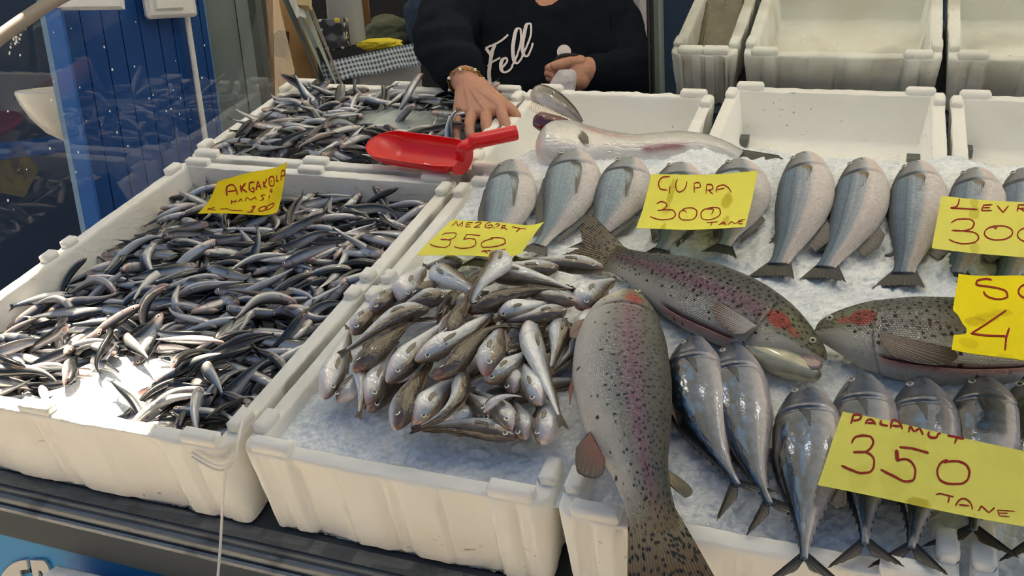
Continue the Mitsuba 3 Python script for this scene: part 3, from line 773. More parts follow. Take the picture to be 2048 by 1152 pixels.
def trout_color(seed, L, hw, slit=None, pink=1.0, pale=0.0):
    r = np.random.default_rng(seed)
    n = 2600
    su, sv = r.random(n), r.uniform(-1, 1, n)
    keep = r.random(n) < np.clip(0.12 + 1.1 * sstep(-0.35, 0.55, sv) + 0.5 * sstep(0.8, 1, su), 0, 1) * np.where(su < 0.2, 0.45, 1.0) * np.where(sv < -0.5, 0.12, 1)
    su, sv = su[keep], sv[keep]
    # thin out to an even spacing
    P = np.c_[su * L, sv * hw * 1.25]; order = r.permutation(len(P)); take = []
    tree = cKDTree(P); dead = np.zeros(len(P), bool)
    for k in order:
        if not dead[k]:
            take.append(k); dead[tree.query_ball_point(P[k], 0.0062)] = True
    mouth = .8 if slit else 0.0
    P = P[take]; rad = r.uniform(0.0012, 0.0026, len(P)); tree = cKDTree(P)

    def f(u, v, l):
        n1 = nz(u, v, 24, 8, seed); n2 = nz(u, v, 220, 60, seed + 1, 2)
        t = v + 0.10 * (n1 - 0.5) - pale
        c = lerp3(col('d2cec6'), col('93958c'), sstep(-0.8, -0.15, t)); c = lerp3(c, col('6a6b5f'), sstep(0.0, 0.5, t)); c = lerp3(c, col('3e3e30'), sstep(0.5, 0.95, t))
        body = sstep(0.13, 0.25, u)
        c = lerp3(c, col('8d5f72'), body * np.exp(-((v - 0.12) / 0.26) ** 2) * (0.55 + 0.45 * n1) * pink)
        c = lerp3(c, col('6d3550'), body * np.exp(-((v - 0.10) / 0.015) ** 2) * 0.55)
        c = c * (0.78 + 0.44 * n2[:, None])
        c = lerp3(c, col('877a5f') * (.75 + .4 * n2[:, None]), sstep(.86, 1.0, u) * .85)
        head = 1 - body
        c = lerp3(c, col('8f8a62') * (0.75 + 0.5 * n1[:, None]), head * sstep(-0.35, 0.1, v) * 0.8)
        c = lerp3(c, col('3f3f33'), head * sstep(0.55, 0.95, v) * 0.8)
        c = lerp3(c, col('ded9c6') * (0.8 + 0.4 * n1[:, None]), head * sstep(0.0, -0.4, v) * 0.85)
        c = lerp3(c, col('4a2a2a'), np.exp(-((v + 0.02 + 1.6 * (u - 0.05)) / 0.045) ** 2) * sstep(0.085, 0.06, u) * mouth)
        g1 = ((u - 0.172) / 0.042) ** 2 + ((v - 0.24) / 0.27) ** 2; g2 = ((u - 0.115) / 0.022) ** 2 + ((v - 0.20) / 0.15) ** 2
        c = lerp3(c, col('b2402e') * (0.65 + 0.7 * n1[:, None]), sstep(1.25, 0.8, g1) * 0.9)
        c = lerp3(c, col('b85a42') * (0.75 + 0.5 * n1[:, None]), sstep(1.25, 0.8, g2) * 0.8)
        c = lerp3(c, col('e3c9b8'), np.exp(-((u - 0.222 - 0.03 * v ** 2) / 0.007) ** 2) * sstep(-0.7, -0.2, v) * sstep(0.6, 0.3, v) * 0.35)
        c = lerp3(c, col('3a352c'), np.exp(-((u - 0.212 - 0.03 * v ** 2) / 0.004) ** 2) * 0.55)
        d, k = tree.query(np.c_[u * L, v * hw * 1.25])
        c = lerp3(c, col('14130f'), sstep(rad[k] * 1.25, rad[k] * 0.8, d) * (l > -0.3))
        if slit:
            u0, u1, v0 = slit
            g = np.exp(-((v - v0) / 0.035) ** 2) * sstep(u0, u0 + 0.03, u) * sstep(u1, u1 - 0.05, u) * (l > -0.2)
            g2_ = np.exp(-((v - v0 + 0.09) / 0.08) ** 2) * sstep(u0, u0 + 0.03, u) * sstep(u1, u1 - 0.05, u) * (l > -0.2)
            c = lerp3(c, col('d98f86'), g2_ * 0.8); c = lerp3(c, col('6e1420'), g * 0.95)
        return c
    return f


def spotted_fin(c0, c1, seed, n=110, dens=1.0):
    r = np.random.default_rng(seed); P = r.random((n, 2)); tree = cKDTree(P)
    def f(A, B, ray):
        c = lerp3(col(c0), col(c1), sstep(.08, .7, B)) * (1 - 0.25 * (ray * sstep(.05, .4, B))[:, None])
        d, _ = tree.query(np.c_[A, B]); return lerp3(c, col('15120e'), sstep(0.026, 0.017, d) * dens)
    return f


def trout_prof(hw, jaw=1.0):
    return dict(u=[0, .015, .05, .10, .17, .24, .36, .48, .60, .72, .84, .93, 1.0],
                top=np.array([.05, .22, .40, .56, .74, .86, .98, 1.0, .92, .74, .52, .44, .46]) * hw,
                bot=np.array([.05, .20 * jaw, .36 * jaw, .54 * jaw, .78, .90, 1.02, 1.04, .94, .74, .52, .44, .46]) * hw,
                wid=np.array([.04, .16, .28, .40, .54, .60, .66, .66, .58, .44, .27, .14, .022]) * hw)


def trout_relief(slit):
    def f(U, V, LT):
        r = 0.0014 * np.exp(-((U - 0.20) / 0.02) ** 2) - 0.0014 * np.exp(-((U - 0.222) / 0.008) ** 2)
        if slit:
            u0, u1, v0 = slit
            w = sstep(u0, u0 + 0.04, U) * sstep(u1, u1 - 0.06, U)
            r = r - 0.012 * np.exp(-((V - v0) / 0.035) ** 2) * w + 0.004 * np.exp(-((V - v0 + 0.15) / 0.10) ** 2) * w
        return r
    return f


def trout(label, spine, hw, seed, flip, roll, slit=None, pale=0.0, jaw=1.0, tail=None, extra=(), pink=1.0, eye_v=0.36, pec=None, dors=True):
    ax = spine[-1] - spine[0]; ax = ax / np.linalg.norm(ax)
    F = Fish(spine, Rot.from_rotvec(ax * math.radians(roll)).apply(NRM), flip=flip, n=600)
    B = F.body(trout_prof(hw, jaw), trout_color(seed, F.L, hw, slit, pink, pale), nu=440, nv=140, relief=trout_relief(slit))
    L = F.L
    parts = [('eye', eye_mesh(F, .062, eye_v * hw * .62, .085 * hw, .30 * hw, iris=(0.55, 0.50, 0.33), bulge=0.3), 'm_eye', None)]
    if tail:
        ln, sp, fork = tail
        root = [(.945, -.43 * hw), (.965, 0), (.945, .43 * hw)]
        tip = [(1 + ln * .96 / L, -sp), (1 + ln / L, -sp * .55), (1 + (ln - fork) / L, 0), (1 + ln / L, sp * .55), (1 + ln * .96 / L, sp)]
        parts.append(('tail_fin', F.fin(root, tip, spotted_fin('877a5f', '6b5538', seed, 170), n=110, m=60, nray=26, thick=0.0040, ragged=0.04, seed=seed), 'm_fin', 'brown fan shaped tail fin with black spots'))
    if pec:
        parts.append(('pectoral_fin', F.fin(*pec[:2], fin_color(*pec[2:4], 0.3), n=40, m=14, lat=pec[4], nray=12, thick=0.002), 'm_fin', None))
    if dors:
        parts.append(('dorsal_fin', F.fin([(.44, .96 * hw), (.60, .90 * hw)], [(.50, 1.16 * hw, -.2 * hw), (.58, 1.22 * hw, -.25 * hw), (.64, 1.10 * hw, -.25 * hw)], spotted_fin('6a6454', '4c483c', seed + 3, 40), n=30, m=12, nray=10, lat=-.1 * hw), 'm_fin', None))
        parts.append(('adipose_fin', F.fin([(.83, .5 * hw), (.88, .47 * hw)], [(.87, .74 * hw), (.905, .84 * hw), (.92, .66 * hw)], spotted_fin('6d6045', '4a4233', seed + 4, 20), n=14, m=8, nray=0, rays=0, thick=0.004), 'm_fin', None))
    parts += [e(F) for e in extra]
    return F, put_fish('rainbow_trout', label, 'fish', 'rainbow trout', B, parts, 'm_fish_scaled')


# the big one pointing at the customer
hw1 = 0.054
sp1 = [cp(1258, 586, 0.020), cp(1246, 660, 0.034), cp(1247, 780, 0.040), cp(1268, 900, 0.040), cp(1296, 1000, 0.036), cp(1316, 1072, 0.022)]
anal1 = lambda F: ('anal_fin', F.fin([(.705, -.78 * hw1), (.80, -.60 * hw1)], [(.755, -1.08 * hw1), (.83, -1.16 * hw1), (.855, -.86 * hw1), (.83, -.64 * hw1)], fin_color('6e2c2c', '1a171e', 0.3), n=34, m=14, nray=11, thick=0.003, lat=.1 * hw1), 'm_fin', 'dark red and black anal fin')
pel1 = lambda F: ('pelvic_fin', F.fin([(.46, -1.0 * hw1), (.52, -1.0 * hw1)], [(.54, -1.12 * hw1), (.60, -1.10 * hw1)], fin_color('a86a60', '8d5a55', 0.3), n=16, m=8, nray=6), 'm_fin', None)
trout('big speckled rainbow trout lying lengthwise across the crate fronts, tail towards the viewer', sp1, hw1, 31, 1, -6, slit=None, tail=(0.075, 0.050, 0.010), extra=(anal1, pel1),
      pec=([(.20, -.55 * hw1), (.24, -.90 * hw1)], [(.34, -.98 * hw1), (.33, -1.16 * hw1), (.26, -1.10 * hw1)], 'a98a80', '7b6a62', .16 * hw1))

# the one lying diagonally with an open mouth
hw2 = 0.046
sp2 = [cp(1652, 722, 0.026), cp(1600, 692, 0.034), cp(1530, 650, 0.038), cp(1430, 603, 0.040), cp(1330, 560, 0.038), cp(1256, 528, 0.034), cp(1216, 512, 0.030)]


def jaw2(F):
    G = Fish([cp(1642, 752, 0.022), cp(1600, 738, 0.022), cp(1540, 712, 0.022), cp(1490, 690, 0.02)], NRM + np.array([0, -.2, 0]), flip=-1)
    h = 0.0165
    m, c, uv = G.body(dict(u=[0, .04, .2, .5, .8, 1.0], top=np.array([.1, .45, .75, .95, 1.0, .6]) * h, bot=np.array([.1, .5, .85, 1.05, 1.0, .6]) * h, wid=np.array([.1, .5, .8, .95, .9, .5]) * h),
                      lambda u, v, l: lerp3(col('cfc9ae'), col('8d8a6c'), nz(u, v, 9, 3, 5)) * (1 - 0.6 * sstep(0.06, 0.0, u))[:, None], nu=60, nv=40)
    return ('lower_jaw', (m, c), 'm_fish_smooth', 'pale glistening lower jaw dropped open')


def cavity2(F):
    G = Fish([cp(1640, 737, 0.030), cp(1612, 722, 0.030), cp(1585, 708, 0.028)], NRM, flip=-1)
    h = 0.012
    m, c, uv = G.body(dict(u=[0, .1, .5, 1.0], top=np.array([.3, .8, 1.0, .4]) * h, bot=np.array([.3, .8, 1.0, .4]) * h, wid=np.array([.3, .7, .8, .4]) * h * 0.6), lambda u, v, l: lerp3(col('7a6468'), col('a98d8c'), nz(u, v, 5, 5, 3)), nu=24, nv=20)
    return ('mouth_cavity', (m, c), 'm_fish_smooth', 'greyish pink inside of the mouth')


trout('rainbow trout lying diagonally with its mouth open and tail on the whiting heap', sp2, hw2, 32, -1, -34, slit=(.27, .62, -.80), pale=.12, jaw=0.75, tail=(0.085, 0.052, 0.026), extra=(jaw2, cavity2), dors=False,
      pec=([(.215, -.28 * hw2), (.235, -.62 * hw2)], [(.385, -.14 * hw2), (.40, -.34 * hw2), (.36, -.60 * hw2), (.27, -.74 * hw2)], 'd8cdc4', '7a5f4c', .66 * hw2))

# the one at the right whose middle is hidden by the deep yellow card
hw3 = 0.050
sp3 = [cp(1630, 664, 0.026), cp(1690, 664, 0.034), cp(1800, 674, 0.040), cp(1950, 684, 0.042), cp(2100, 692, 0.036), cp(2230, 704, 0.024)]
trout('red cheeked rainbow trout half hidden by the torn deep yellow card', sp3, hw3, 33, 1, 34, slit=(.23, .80, -.72), pale=.22, tail=(0.06, 0.045, 0.02), dors=False, pink=0.2,
      pec=([(.235, -.18 * hw3), (.25, -.52 * hw3)], [(.44, -.42 * hw3), (.46, -.62 * hw3), (.40, -.84 * hw3), (.29, -.74 * hw3)], 'b09a88', '54483a', .66 * hw3))


# ------------------------------------------------------------------ the long pale fish with the gaping gill, in the crate behind the breams
def pale_fish():
    z = 0.0
    sp = [cp(1072, 287, 0.038), cp(1108, 290, 0.032), cp(1176, 294, 0.018), cp(1260, 304, 0.008), cp(1350, 298, 0.016), cp(1430, 298, 0.018), cp(1482, 312, 0.012)]
    F = Fish(sp, NRM + np.array([0.0, -0.55, 0]), flip=1, n=500)
    hw = 0.043
    prof = dict(u=[0, .012, .04, .09, .16, .26, .38, .52, .66, .80, .91, 1.0], top=np.array([.12, .45, .78, .98, 1.0, .82, .72, .68, .70, .60, .38, .24]) * hw, bot=np.array([.15, .55, .95, 1.2, 1.25, 1.1, .90, .78, .70, .56, .36, .24]) * hw, wid=np.array([.12, .40, .72, .9, .95, .82, .72, .70, .66, .50, .30, .12]) * hw)

    def color(u, v, l):
        n1 = nz(u, v, 18, 5, 41); n2 = nz(u, v, 90, 40, 42, 2)
        c = lerp3(col('e4ded8'), col('b3b3ae'), sstep(-0.5, 0.5, v + 0.3 * (n1 - .5))); c = lerp3(c, col('6f6a60'), sstep(0.55, 0.95, v) * sstep(.1, .5, u))
        c = lerp3(c, col('b98080'), np.exp(-((v - .35 - .2 * (n1 - .5)) / .16) ** 2) * sstep(.16, .25, u) * sstep(.6, .4, u) * .6)
        c = lerp3(c, col('96434a'), np.exp(-((v + .45) / .2) ** 2) * sstep(.52, .58, u) * sstep(.78, .7, u) * (.5 + .6 * n1))
        c = lerp3(c, col('c98f86'), sstep(.03, .0, u) * .5)
        dots = 0.5 + 0.5 * np.sin(u * 330)
        c = lerp3(c, col('44423c'), dots * np.exp(-((v - .86) / .07) ** 2) * sstep(.55, .62, u) * .7)
        return c * (0.84 + 0.3 * n2[:, None])
    B = F.body(prof, color, nu=200, nv=70)
    parts = [('tail_fin', F.fin([(.97, -.2 * hw), (.99, 0), (.97, .24 * hw)], [(1.14, -.30 * hw), (1.20, .1 * hw), (1.22, .45 * hw), (1.16, .72 * hw)], fin_color('55503f', '3c382d', .4), n=40, m=10, nray=14, thick=.002, ragged=.1, seed=2), 'm_fin', 'dark ragged tail fin'),
             ('pectoral_fin', F.fin([(.12, .10 * hw), (.15, -.16 * hw)], [(.19, -.55 * hw), (.23, -.62 * hw), (.23, -.30 * hw), (.20, -.0 * hw)], fin_color('9a8d80', '6d5f53', .25), n=24, m=10, lat=.92 * hw, nray=8), 'm_fin', 'brown triangular pectoral fin')]
    # raised head: cranium with the eye, gill rakers, the dark red opening
    G = Fish([cp(1074, 182, 0.075), cp(1096, 197, 0.075), cp(1128, 221, 0.064), cp(1160, 248, 0.045)], NRM + np.array([-.2, -1.3, .2]), flip=1)
    g = 0.021
    hm, hc, _ = G.body(dict(u=[0, .06, .25, .5, .75, 1.0], top=np.array([.35, .6, .9, 1.0, .85, .4]) * g, bot=np.array([.5, .9, 1.15, 1.15, .9, .4]) * g, wid=np.array([.3, .6, .9, 1.0, .9, .4]) * g),
                       lambda u, v, l: lerp3(col('b9b0a6'), col('4e4943'), sstep(-.3, .6, v + .8 * (nz(u, v, 6, 4, 44) - .5))), nu=70, nv=40)
    parts.append(('head', (hm, hc), 'm_fish_smooth', 'grey brown head bent up out of the crate'))
    parts.append(('eye', eye_mesh(G, .50, .52 * g, .0042, .84 * g, iris=(.55, .52, .42)), 'm_eye', None))
    cav = Fish([cp(1070, 236, 0.066), cp(1106, 249, 0.060), cp(1154, 258, 0.046)], NRM + np.array([0, -1.2, 0]), flip=1)
    cm, cc, _ = cav.body(dict(u=[0, .1, .5, .9, 1.0], top=np.array([.3, .7, .8, .5, .2]) * .021, bot=np.array([.3, .8, 1.0, .6, .2]) * .019, wid=np.array([.3, .7, 1.0, .7, .2]) * .012), lambda u, v, l: lerp3(col('5c1522'), col('3a0d18'), nz(u, v, 8, 4, 6)), nu=40, nv=26)
    parts.append(('gill_opening', (cm, cc), 'm_fish_smooth', 'dark red gaping gill opening'))
    ms, cs = [], []
    for t in np.linspace(0.02, .94, 20):
        a = cp(1064 + 84 * t, 204 + 38 * t, 0.080 - 0.022 * t); b_ = cp(1060 + 88 * t, 219 + 30 * t + 4 * math.sin(t * 3.0), 0.074 - 0.022 * t)
        fw = np.array([0, -0.012, 0.006])
        m = tube(W(np.array([a + fw * .35, (a + b_) / 2 + fw * .7, b_ + fw * .45])), [.0018, .0023, .0012], 8); ms.append(m); cs.append(np.tile(col('d8cfc4'), (len(m.vertices), 1)))
    parts.append(('gill_rakers', (cat_(ms), np.vstack(cs)), 'm_fish_smooth', 'row of white comb like gill rakers'))
    put_fish('pale_fish', 'long pale grey fish with a gaping red gill in the crate beside the hand', 'fish', None, B, parts, 'm_fish_smooth')


pale_fish()

# ------------------------------------------------------------------ whiting heap
ZX = lambda q: (600 + q[0] / 2.56, 450 + q[1] / 2.56)


def whiting_color(seed, brown):
    hue = np.random.default_rng(seed).uniform(-1, 1)
    def f(u, v, l):
        n1 = nz(u, v, 14, 5, seed); n2 = nz(u, v, 120, 30, seed + 1, 2)
        t = v + 0.30 * (n1 - 0.5) + brown
        c = lerp3(col('dfe0e2'), col('aab1ba'), sstep(-0.8, -0.1, t)); c = lerp3(c, col('7d7062'), sstep(-0.05, 0.30, t)); c = lerp3(c, col('493c30'), sstep(0.3, 0.85, t))
        c = lerp3(c, col('8a8a58'), np.exp(-((u - .36) / .05) ** 2 - ((v - .1) / .3) ** 2) * .35)
        c = lerp3(c, col('9a5d52') * (0.8 + .4 * n1[:, None]), sstep(.13, .0, u) * (.42 + .25 * hue))
        c = lerp3(c, col('d9a9a0'), sstep(.25, .12, u) * sstep(0.2, -0.5, v) * .25)
        c = lerp3(c, col('2a2622'), np.exp(-((u - .285) / .012) ** 2 - ((v - .28) / .10) ** 2) * .8)
        c = lerp3(c, col('4a423a'), np.exp(-((u - .245 - .04 * v ** 2) / .006) ** 2) * .35)
        c = lerp3(c, col('5b5046'), np.exp(-((v - .22 - .1 * u) / .03) ** 2) * sstep(.3, .35, u) * .3)
        return c * (.80 + .36 * n2[:, None])
    return f


WH_GROUP = 'whiting in the heap'


def whiting(pts, width, z, seed, flip=1, roll=0, brown=0.0, label=None, zz=None, raw=False):
    P = [q if raw else ZX(q) for q in pts]
    n = len(P)
    zs = np.full(n, z) if zz is None else np.array(zz) + z
    if zz is None:
        zs[0] -= .003; zs[-1] -= .007
    S = np.array([cp(*q, h) for q, h in zip(P, zs)])
    if len(S) == 2:
        ax = S[1] - S[0]; b = np.cross(NRM, ax) * np.random.default_rng(seed).uniform(-.07, .07)
        S = np.array([S[0], (S[0] + S[1]) / 2 + b, S[1]])
    ax = S[-1] - S[0]; ax /= np.linalg.norm(ax)
    F = Fish(S, Rot.from_rotvec(ax * math.radians(roll)).apply(NRM), flip=flip)
    hw = width * .46
    prof = dict(u=[0, .02, .07, .14, .22, .32, .45, .60, .75, .88, 1.0], top=np.array([.10, .34, .58, .80, .95, 1.0, .90, .68, .46, .28, .20]) * hw,
                bot=np.array([.10, .30, .56, .84, 1.06, 1.12, .94, .66, .44, .28, .20]) * hw, wid=np.array([.08, .28, .52, .74, .86, .88, .74, .52, .34, .18, .08]) * hw)
    B = F.body(prof, whiting_color(seed, brown), nu=74, nv=34)
    L = F.L
    tl = F.fin([(.97, -.2 * hw), (.99, 0), (.97, .2 * hw)], [(1.10, -.50 * hw), (1.095, -.2 * hw), (1.075, 0), (1.095, .2 * hw), (1.10, .50 * hw)], fin_color('6d5c4c', '4c3f35', .35), n=20, m=6, nray=8, ragged=.15, seed=seed)
    pec = F.fin([(.27, .12 * hw), (.29, -.16 * hw)], [(.38, .10 * hw), (.42, -.06 * hw), (.37, -.22 * hw)], fin_color('a39a88', '85796a', .25), n=12, m=5, lat=.89 * hw, nray=5)
    ds = F.fin([(.34, .96 * hw), (.95, .22 * hw)], [(.38, 1.18 * hw), (.50, 1.0 * hw), (.56, 1.12 * hw), (.70, .70 * hw), (.80, .66 * hw), (.97, .32 * hw)], fin_color('75644f', '55483a', .3), n=26, m=4, nray=14, lat=-.05 * hw)
    parts = [('tail_fin', tl, 'm_fin', None), ('pectoral_fin', pec, 'm_fin', None), ('dorsal_fin', ds, 'm_fin', None),
             ('eye', eye_mesh(F, .105, .30 * hw, .0034, .56 * hw, iris=(.78, .77, .70), pupil=.55), 'm_eye', None)]
    return put_fish('whiting', label or 'whiting buried deeper in the whiting heap, under the topmost ones', 'fish', WH_GROUP, B, parts, 'm_fish_smooth')


_wr = np.random.default_rng(77)
# lower layers: a low mound of fish between the card and the ice
for k in range(34):
    a = _wr.uniform(0, 2 * np.pi); rr = math.sqrt(_wr.uniform(0, 1))
    cx, cy = 940 + 245 * rr * math.cos(a), 690 + 130 * rr * math.sin(a)
    th = _wr.uniform(0.15, 1.25) + (math.pi if _wr.random() < .12 else 0)
    dxp, dyp = 92 * math.cos(th), -62 * math.sin(th)
    whiting([(cx - dxp, cy - dyp), (cx + dxp * .3, cy + dyp * .3 - 8), (cx + dxp, cy + dyp)], _wr.uniform(.026, .033), .010 + .022 * (1 - rr), 300 + k, flip=-1 if _wr.random() < .7 else 1, roll=_wr.uniform(-35, 35), brown=_wr.uniform(-.3, .35), raw=True)
TOP = [  # head -> tail in the heap, width, height, flip, roll, brownness
    ([(1234, 1122), (1262, 1000), (1215, 870)], .031, .030, 1, -10, -.1, None),
    ([(1178, 478), (1205, 660), (1270, 830), (1326, 975)], .030, .052, 1, -30, -.25, 'slender silver whiting lying steeply with its head up, beside the big trout'),
    ([(1232, 925), (1180, 800), (1128, 700)], .028, .044, 1, -20, -.35, None),
    ([(1112, 1088), (900, 1040), (610, 1046)], .026, .022, 1, -10, .15, 'whiting lying flat along the bottom edge of the heap, tail to the left'),
    ([(944, 800), (1040, 740), (1150, 650)], .029, .050, -1, 18, -.45, None),
    ([(584, 1020), (680, 900), (800, 770)], .034, .034, -1, 22, -.40, None),
    ([(810, 730), (820, 850), (740, 960), (620, 1030)], .022, .046, 1, -30, .5, 'thin brown whiting curled like a hook at the bottom of the heap'),
    ([(490, 1046), (560, 880), (672, 690)], .035, .038, -1, -25, .30, None),
    ([(340, 915), (400, 790), (482, 610)], .030, .030, -1, 20, -.30, None),
    ([(122, 888), (180, 740), (246, 540)], .032, .022, -1, 30, -.35, 'pale whiting with a pink belly at the left edge of the heap, head down'),
    ([(196, 905), (262, 820), (300, 740)], .026, .018, 1, -10, .4, None),
    ([(300, 700), (318, 800), (304, 960)], .020, .034, 1, -30, .5, None),
    ([(276, 752), (400, 640), (570, 500)], .034, .046, -1, -30, .35, None),
    ([(446, 806), (560, 680), (770, 480)], .034, .044, -1, 15, -.20, None),
    ([(588, 696), (760, 600), (990, 440)], .030, .054, -1, 30, -.45, 'pale silver whiting lying across the middle of the heap'),
    ([(680, 784), (840, 660), (990, 530), (1090, 525)], .030, .060, -1, -35, .5, None),
    ([(728, 600), (790, 500), (856, 350)], .031, .060, -1, -30, .45, None),
    ([(946, 768), (990, 640), (1020, 500)], .034, .060, -1, -5, -.15, None),
    ([(1338, 486), (1320, 600), (1286, 730)], .028, .044, 1, -25, .35, None),
    ([(1500, 430), (1400, 620), (1276, 760)], .030, .030, 1, -20, -.40, None),
    ([(1424, 428), (1500, 340), (1610, 280)], .036, .044, -1, 20, -.30, None),
    ([(512, 388), (560, 300), (640, 220)], .036, .046, -1, 30, -.45, None),
    ([(364, 456), (440, 380), (560, 300)], .030, .040, -1, 0, .1, None),
    ([(684, 226), (790, 290), (930, 350)], .034, .050, 1, 25, -.40, None),
    ([(946, 250), (1130, 262), (1390, 330)], .031, .056, -1, 10, -.20, None),
    ([(1326, 216), (1160, 226), (1000, 180)], .027, .048, 1, -20, .15, None),
    ([(1556, 220), (1380, 200), (1120, 176)], .029, .042, 1, -10, .0, None),
    ([(1360, 436), (1220, 470), (1050, 490)], .027, .056, 1, -10, .1, None),
    ([(1012, 462), (1130, 430), (1290, 400)], .028, .056, -1, 30, -.5, None),
    ([(860, 450), (1060, 370), (1370, 330)], .028, .060, -1, -40, .55, None),
    ([(1420, 400), (1280, 370), (1120, 350)], .026, .054, 1, 20, -.45, None),
    ([(664, 430), (520, 460), (380, 540), (240, 640)], .030, .042, 1, -5, -.05, None),
    ([(268, 560), (330, 480), (420, 400)], .028, .036, -1, 0, .0, None),
    ([(1084, 1050), (1010, 940), (890, 850)], .030, .030, 1, 15, -.40, None),
    ([(1150, 1100), (1130, 1000), (1090, 900)], .026, .024, 1, -20, .35, None),
    ([(1000, 1000), (920, 930), (850, 860)], .026, .030, 1, -30, .5, None),
    ([(940, 960), (1010, 890), (1140, 880)], .012, .050, 1, -30, .5, None),
    ([(1092, 860), (1080, 790), (1060, 700)], .026, .040, 1, -20, .4, None),
    ([(740, 360), (620, 390), (480, 450)], .028, .046, 1, -30, .5, None),
    ([(574, 376), (650, 320), (730, 280)], .026, .046, -1, -20, .15, None),
    ([(830, 190), (750, 200), (640, 210)], .026, .034, 1, -10, -.3, None),
    ([(720, 1010), (860, 960), (990, 1000)], .026, .022, 1, 20, -.4, None),
]
_look = lambda br: 'brown backed' if br > .25 else 'silver bellied' if br < -.25 else 'grey brown'
_rows, _cols = ('upper', 'middle', 'lower'), ('left', 'centre', 'right')
for k, (pts, w, z, fl, ro, br, lb) in enumerate(TOP):
    (hx, hy), (tx, ty) = pts[0], pts[-1]
    dh = ('left' if hx < tx - 60 else 'right' if hx > tx + 60 else ''), ('down' if hy > ty + 60 else 'up' if hy < ty - 60 else '')
    mx, my = (hx + tx) / 2, (hy + ty) / 2
    auto = f"{_look(br)} whiting, head {' '.join(q for q in (dh[1], dh[0]) if q) or 'level'}, at the {_rows[int(np.clip((my - 160) // 300, 0, 2))]} {_cols[int(np.clip((mx - 120) // 500, 0, 2))]} of the whiting heap"
    whiting(pts, w, z + .002, 400 + k, flip=fl, roll=ro, brown=br, label=lb or auto)
whiting([(975, 158), (995, 230), (930, 300), (880, 400)], .032, .076, 470, flip=-1, roll=-10, brown=-.15, label='whiting bent over the lower edge of the left ice price card', zz=[-.006, .004, .0, -.012])

# ------------------------------------------------------------------ anchovies
def unW(v):
    return (np.asarray(v) - OW) @ MW


def anchovy_variants(n):
    out = []
    r = np.random.default_rng(5)
    for k in range(n):
        L = r.uniform(.092, .112); hw = L * r.uniform(.082, .100)
        b = r.normal(0, .010); b2 = r.normal(0, .004)
        sp = np.array([[-L / 2, 0, -.002], [-L / 4, b * .7 + b2, .001], [0, b, .002], [L / 4, b * .7 - b2, .001], [L / 2, 0, -.002]])
        roll = r.uniform(-75, 75); flip = 1 if r.random() < .5 else -1
        F = Fish(sp, Rot.from_rotvec([math.radians(roll), 0, 0]).apply(NRM), flip=flip, n=80)
        prof = dict(u=[0, .03, .10, .20, .32, .48, .64, .80, .92, 1.0], top=np.array([.16, .50, .78, .92, 1.0, .96, .80, .52, .32, .26]) * hw, bot=np.array([.14, .46, .74, .92, 1.08, 1.05, .84, .54, .32, .26]) * hw, wid=np.array([.08, .30, .50, .60, .64, .62, .48, .30, .16, .08]) * hw)
        sd = 900 + k; pale = r.uniform(.75, 1.1); pink = max(0, r.normal(.05, .16))

        def color(u, v, l, sd=sd, pale=pale, pink=pink):
            n1 = nz(u, v, 9, 3, sd); t = v + .22 * (n1 - .5)
            c = lerp3(col('c3c4c8') * pale, col('8b96a4') * pale, sstep(-.6, -.05, t)); c = lerp3(c, col('3d4c5e'), sstep(-.06, .10, t)); c = lerp3(c, col('0d131a'), sstep(.08, .36, t))
            c = lerp3(c, col('c9cdd2') * pale, np.exp(-((t + .02) / .10) ** 2) * .5)
            c = lerp3(c, col('a87f76'), np.minimum(1, pink + .8 * sstep(.22, .08, u)) * sstep(.6, .1, v) * .7)
            c = lerp3(c, col('30282a'), np.exp(-((u - .215 - .03 * v ** 2) / .010) ** 2) * .65)
            return c * (.8 + .4 * n1[:, None])
        m, C, uv = F.body(prof, color, nu=26, nv=14)
        tl = F.fin([(.97, -.2 * hw), (.985, 0), (.97, .2 * hw)], [(1.11, -.75 * hw), (1.05, -.3 * hw), (1.03, 0), (1.05, .3 * hw), (1.11, .75 * hw)], fin_color('3c444c', '22282e', .3), n=9, m=3, nray=3, rays=0, thick=.0009)
        em, ec = eye_mesh(F, .085, .14 * hw, .0026, .47 * hw, iris=(.80, .78, .72), pupil=.52)
        if (Rot.from_rotvec([math.radians(roll), 0, 0]).apply(NRM))[2] < 0.2:
            pass
        def loc(mm):
            q = mm.copy(); q.vertices = unW(q.vertices); return q
        out.append(((loc(m), C, uv), (loc(tl[0]), tl[1]), (loc(em), ec)))
    return out


AV = anchovy_variants(36)
AVD = [(mikit.ply(b[0], 'm_small_fish', True, None, b[1]), mikit.ply(t[0], 'm_fin', True, None, t[1]), mikit.ply(e[0], 'm_eye', True, None, e[1])) for b, t, e in AV]


def anchovy_place(x, y, z, yaw, pitch, rollx):
    R = Rot.from_euler('zyx', [yaw, pitch, rollx]).as_matrix()
    M = np.eye(4); M[:3, :3] = MW @ R; M[:3, 3] = W(np.array([x, y, z])); return M


def anchovy(k, M, label, group):
    key = thing('anchovy', label, 'fish', group)
    tw = _T(M)
    for nm, d in zip(('body', 'tail_fin', 'eye'), AVD[k % len(AVD)]):
        scene[key_for(nm, key)] = {**d, 'to_world': tw}


def heap_height(x, y):
    e = np.minimum(np.minimum(x + .562, -.028 - x), np.minimum(y - .02, .678 - y))
    z = -.046 + .022 * sstep(0, .16, e) + .016 * sstep(.22, .04, y) + .010 * sstep(-.25, -.05, x)
    return z + .016 * (meshkit.fbm(np.array([x * 9, y * 9, 3.3]), 3) - .5)


_ar = np.random.default_rng(42)


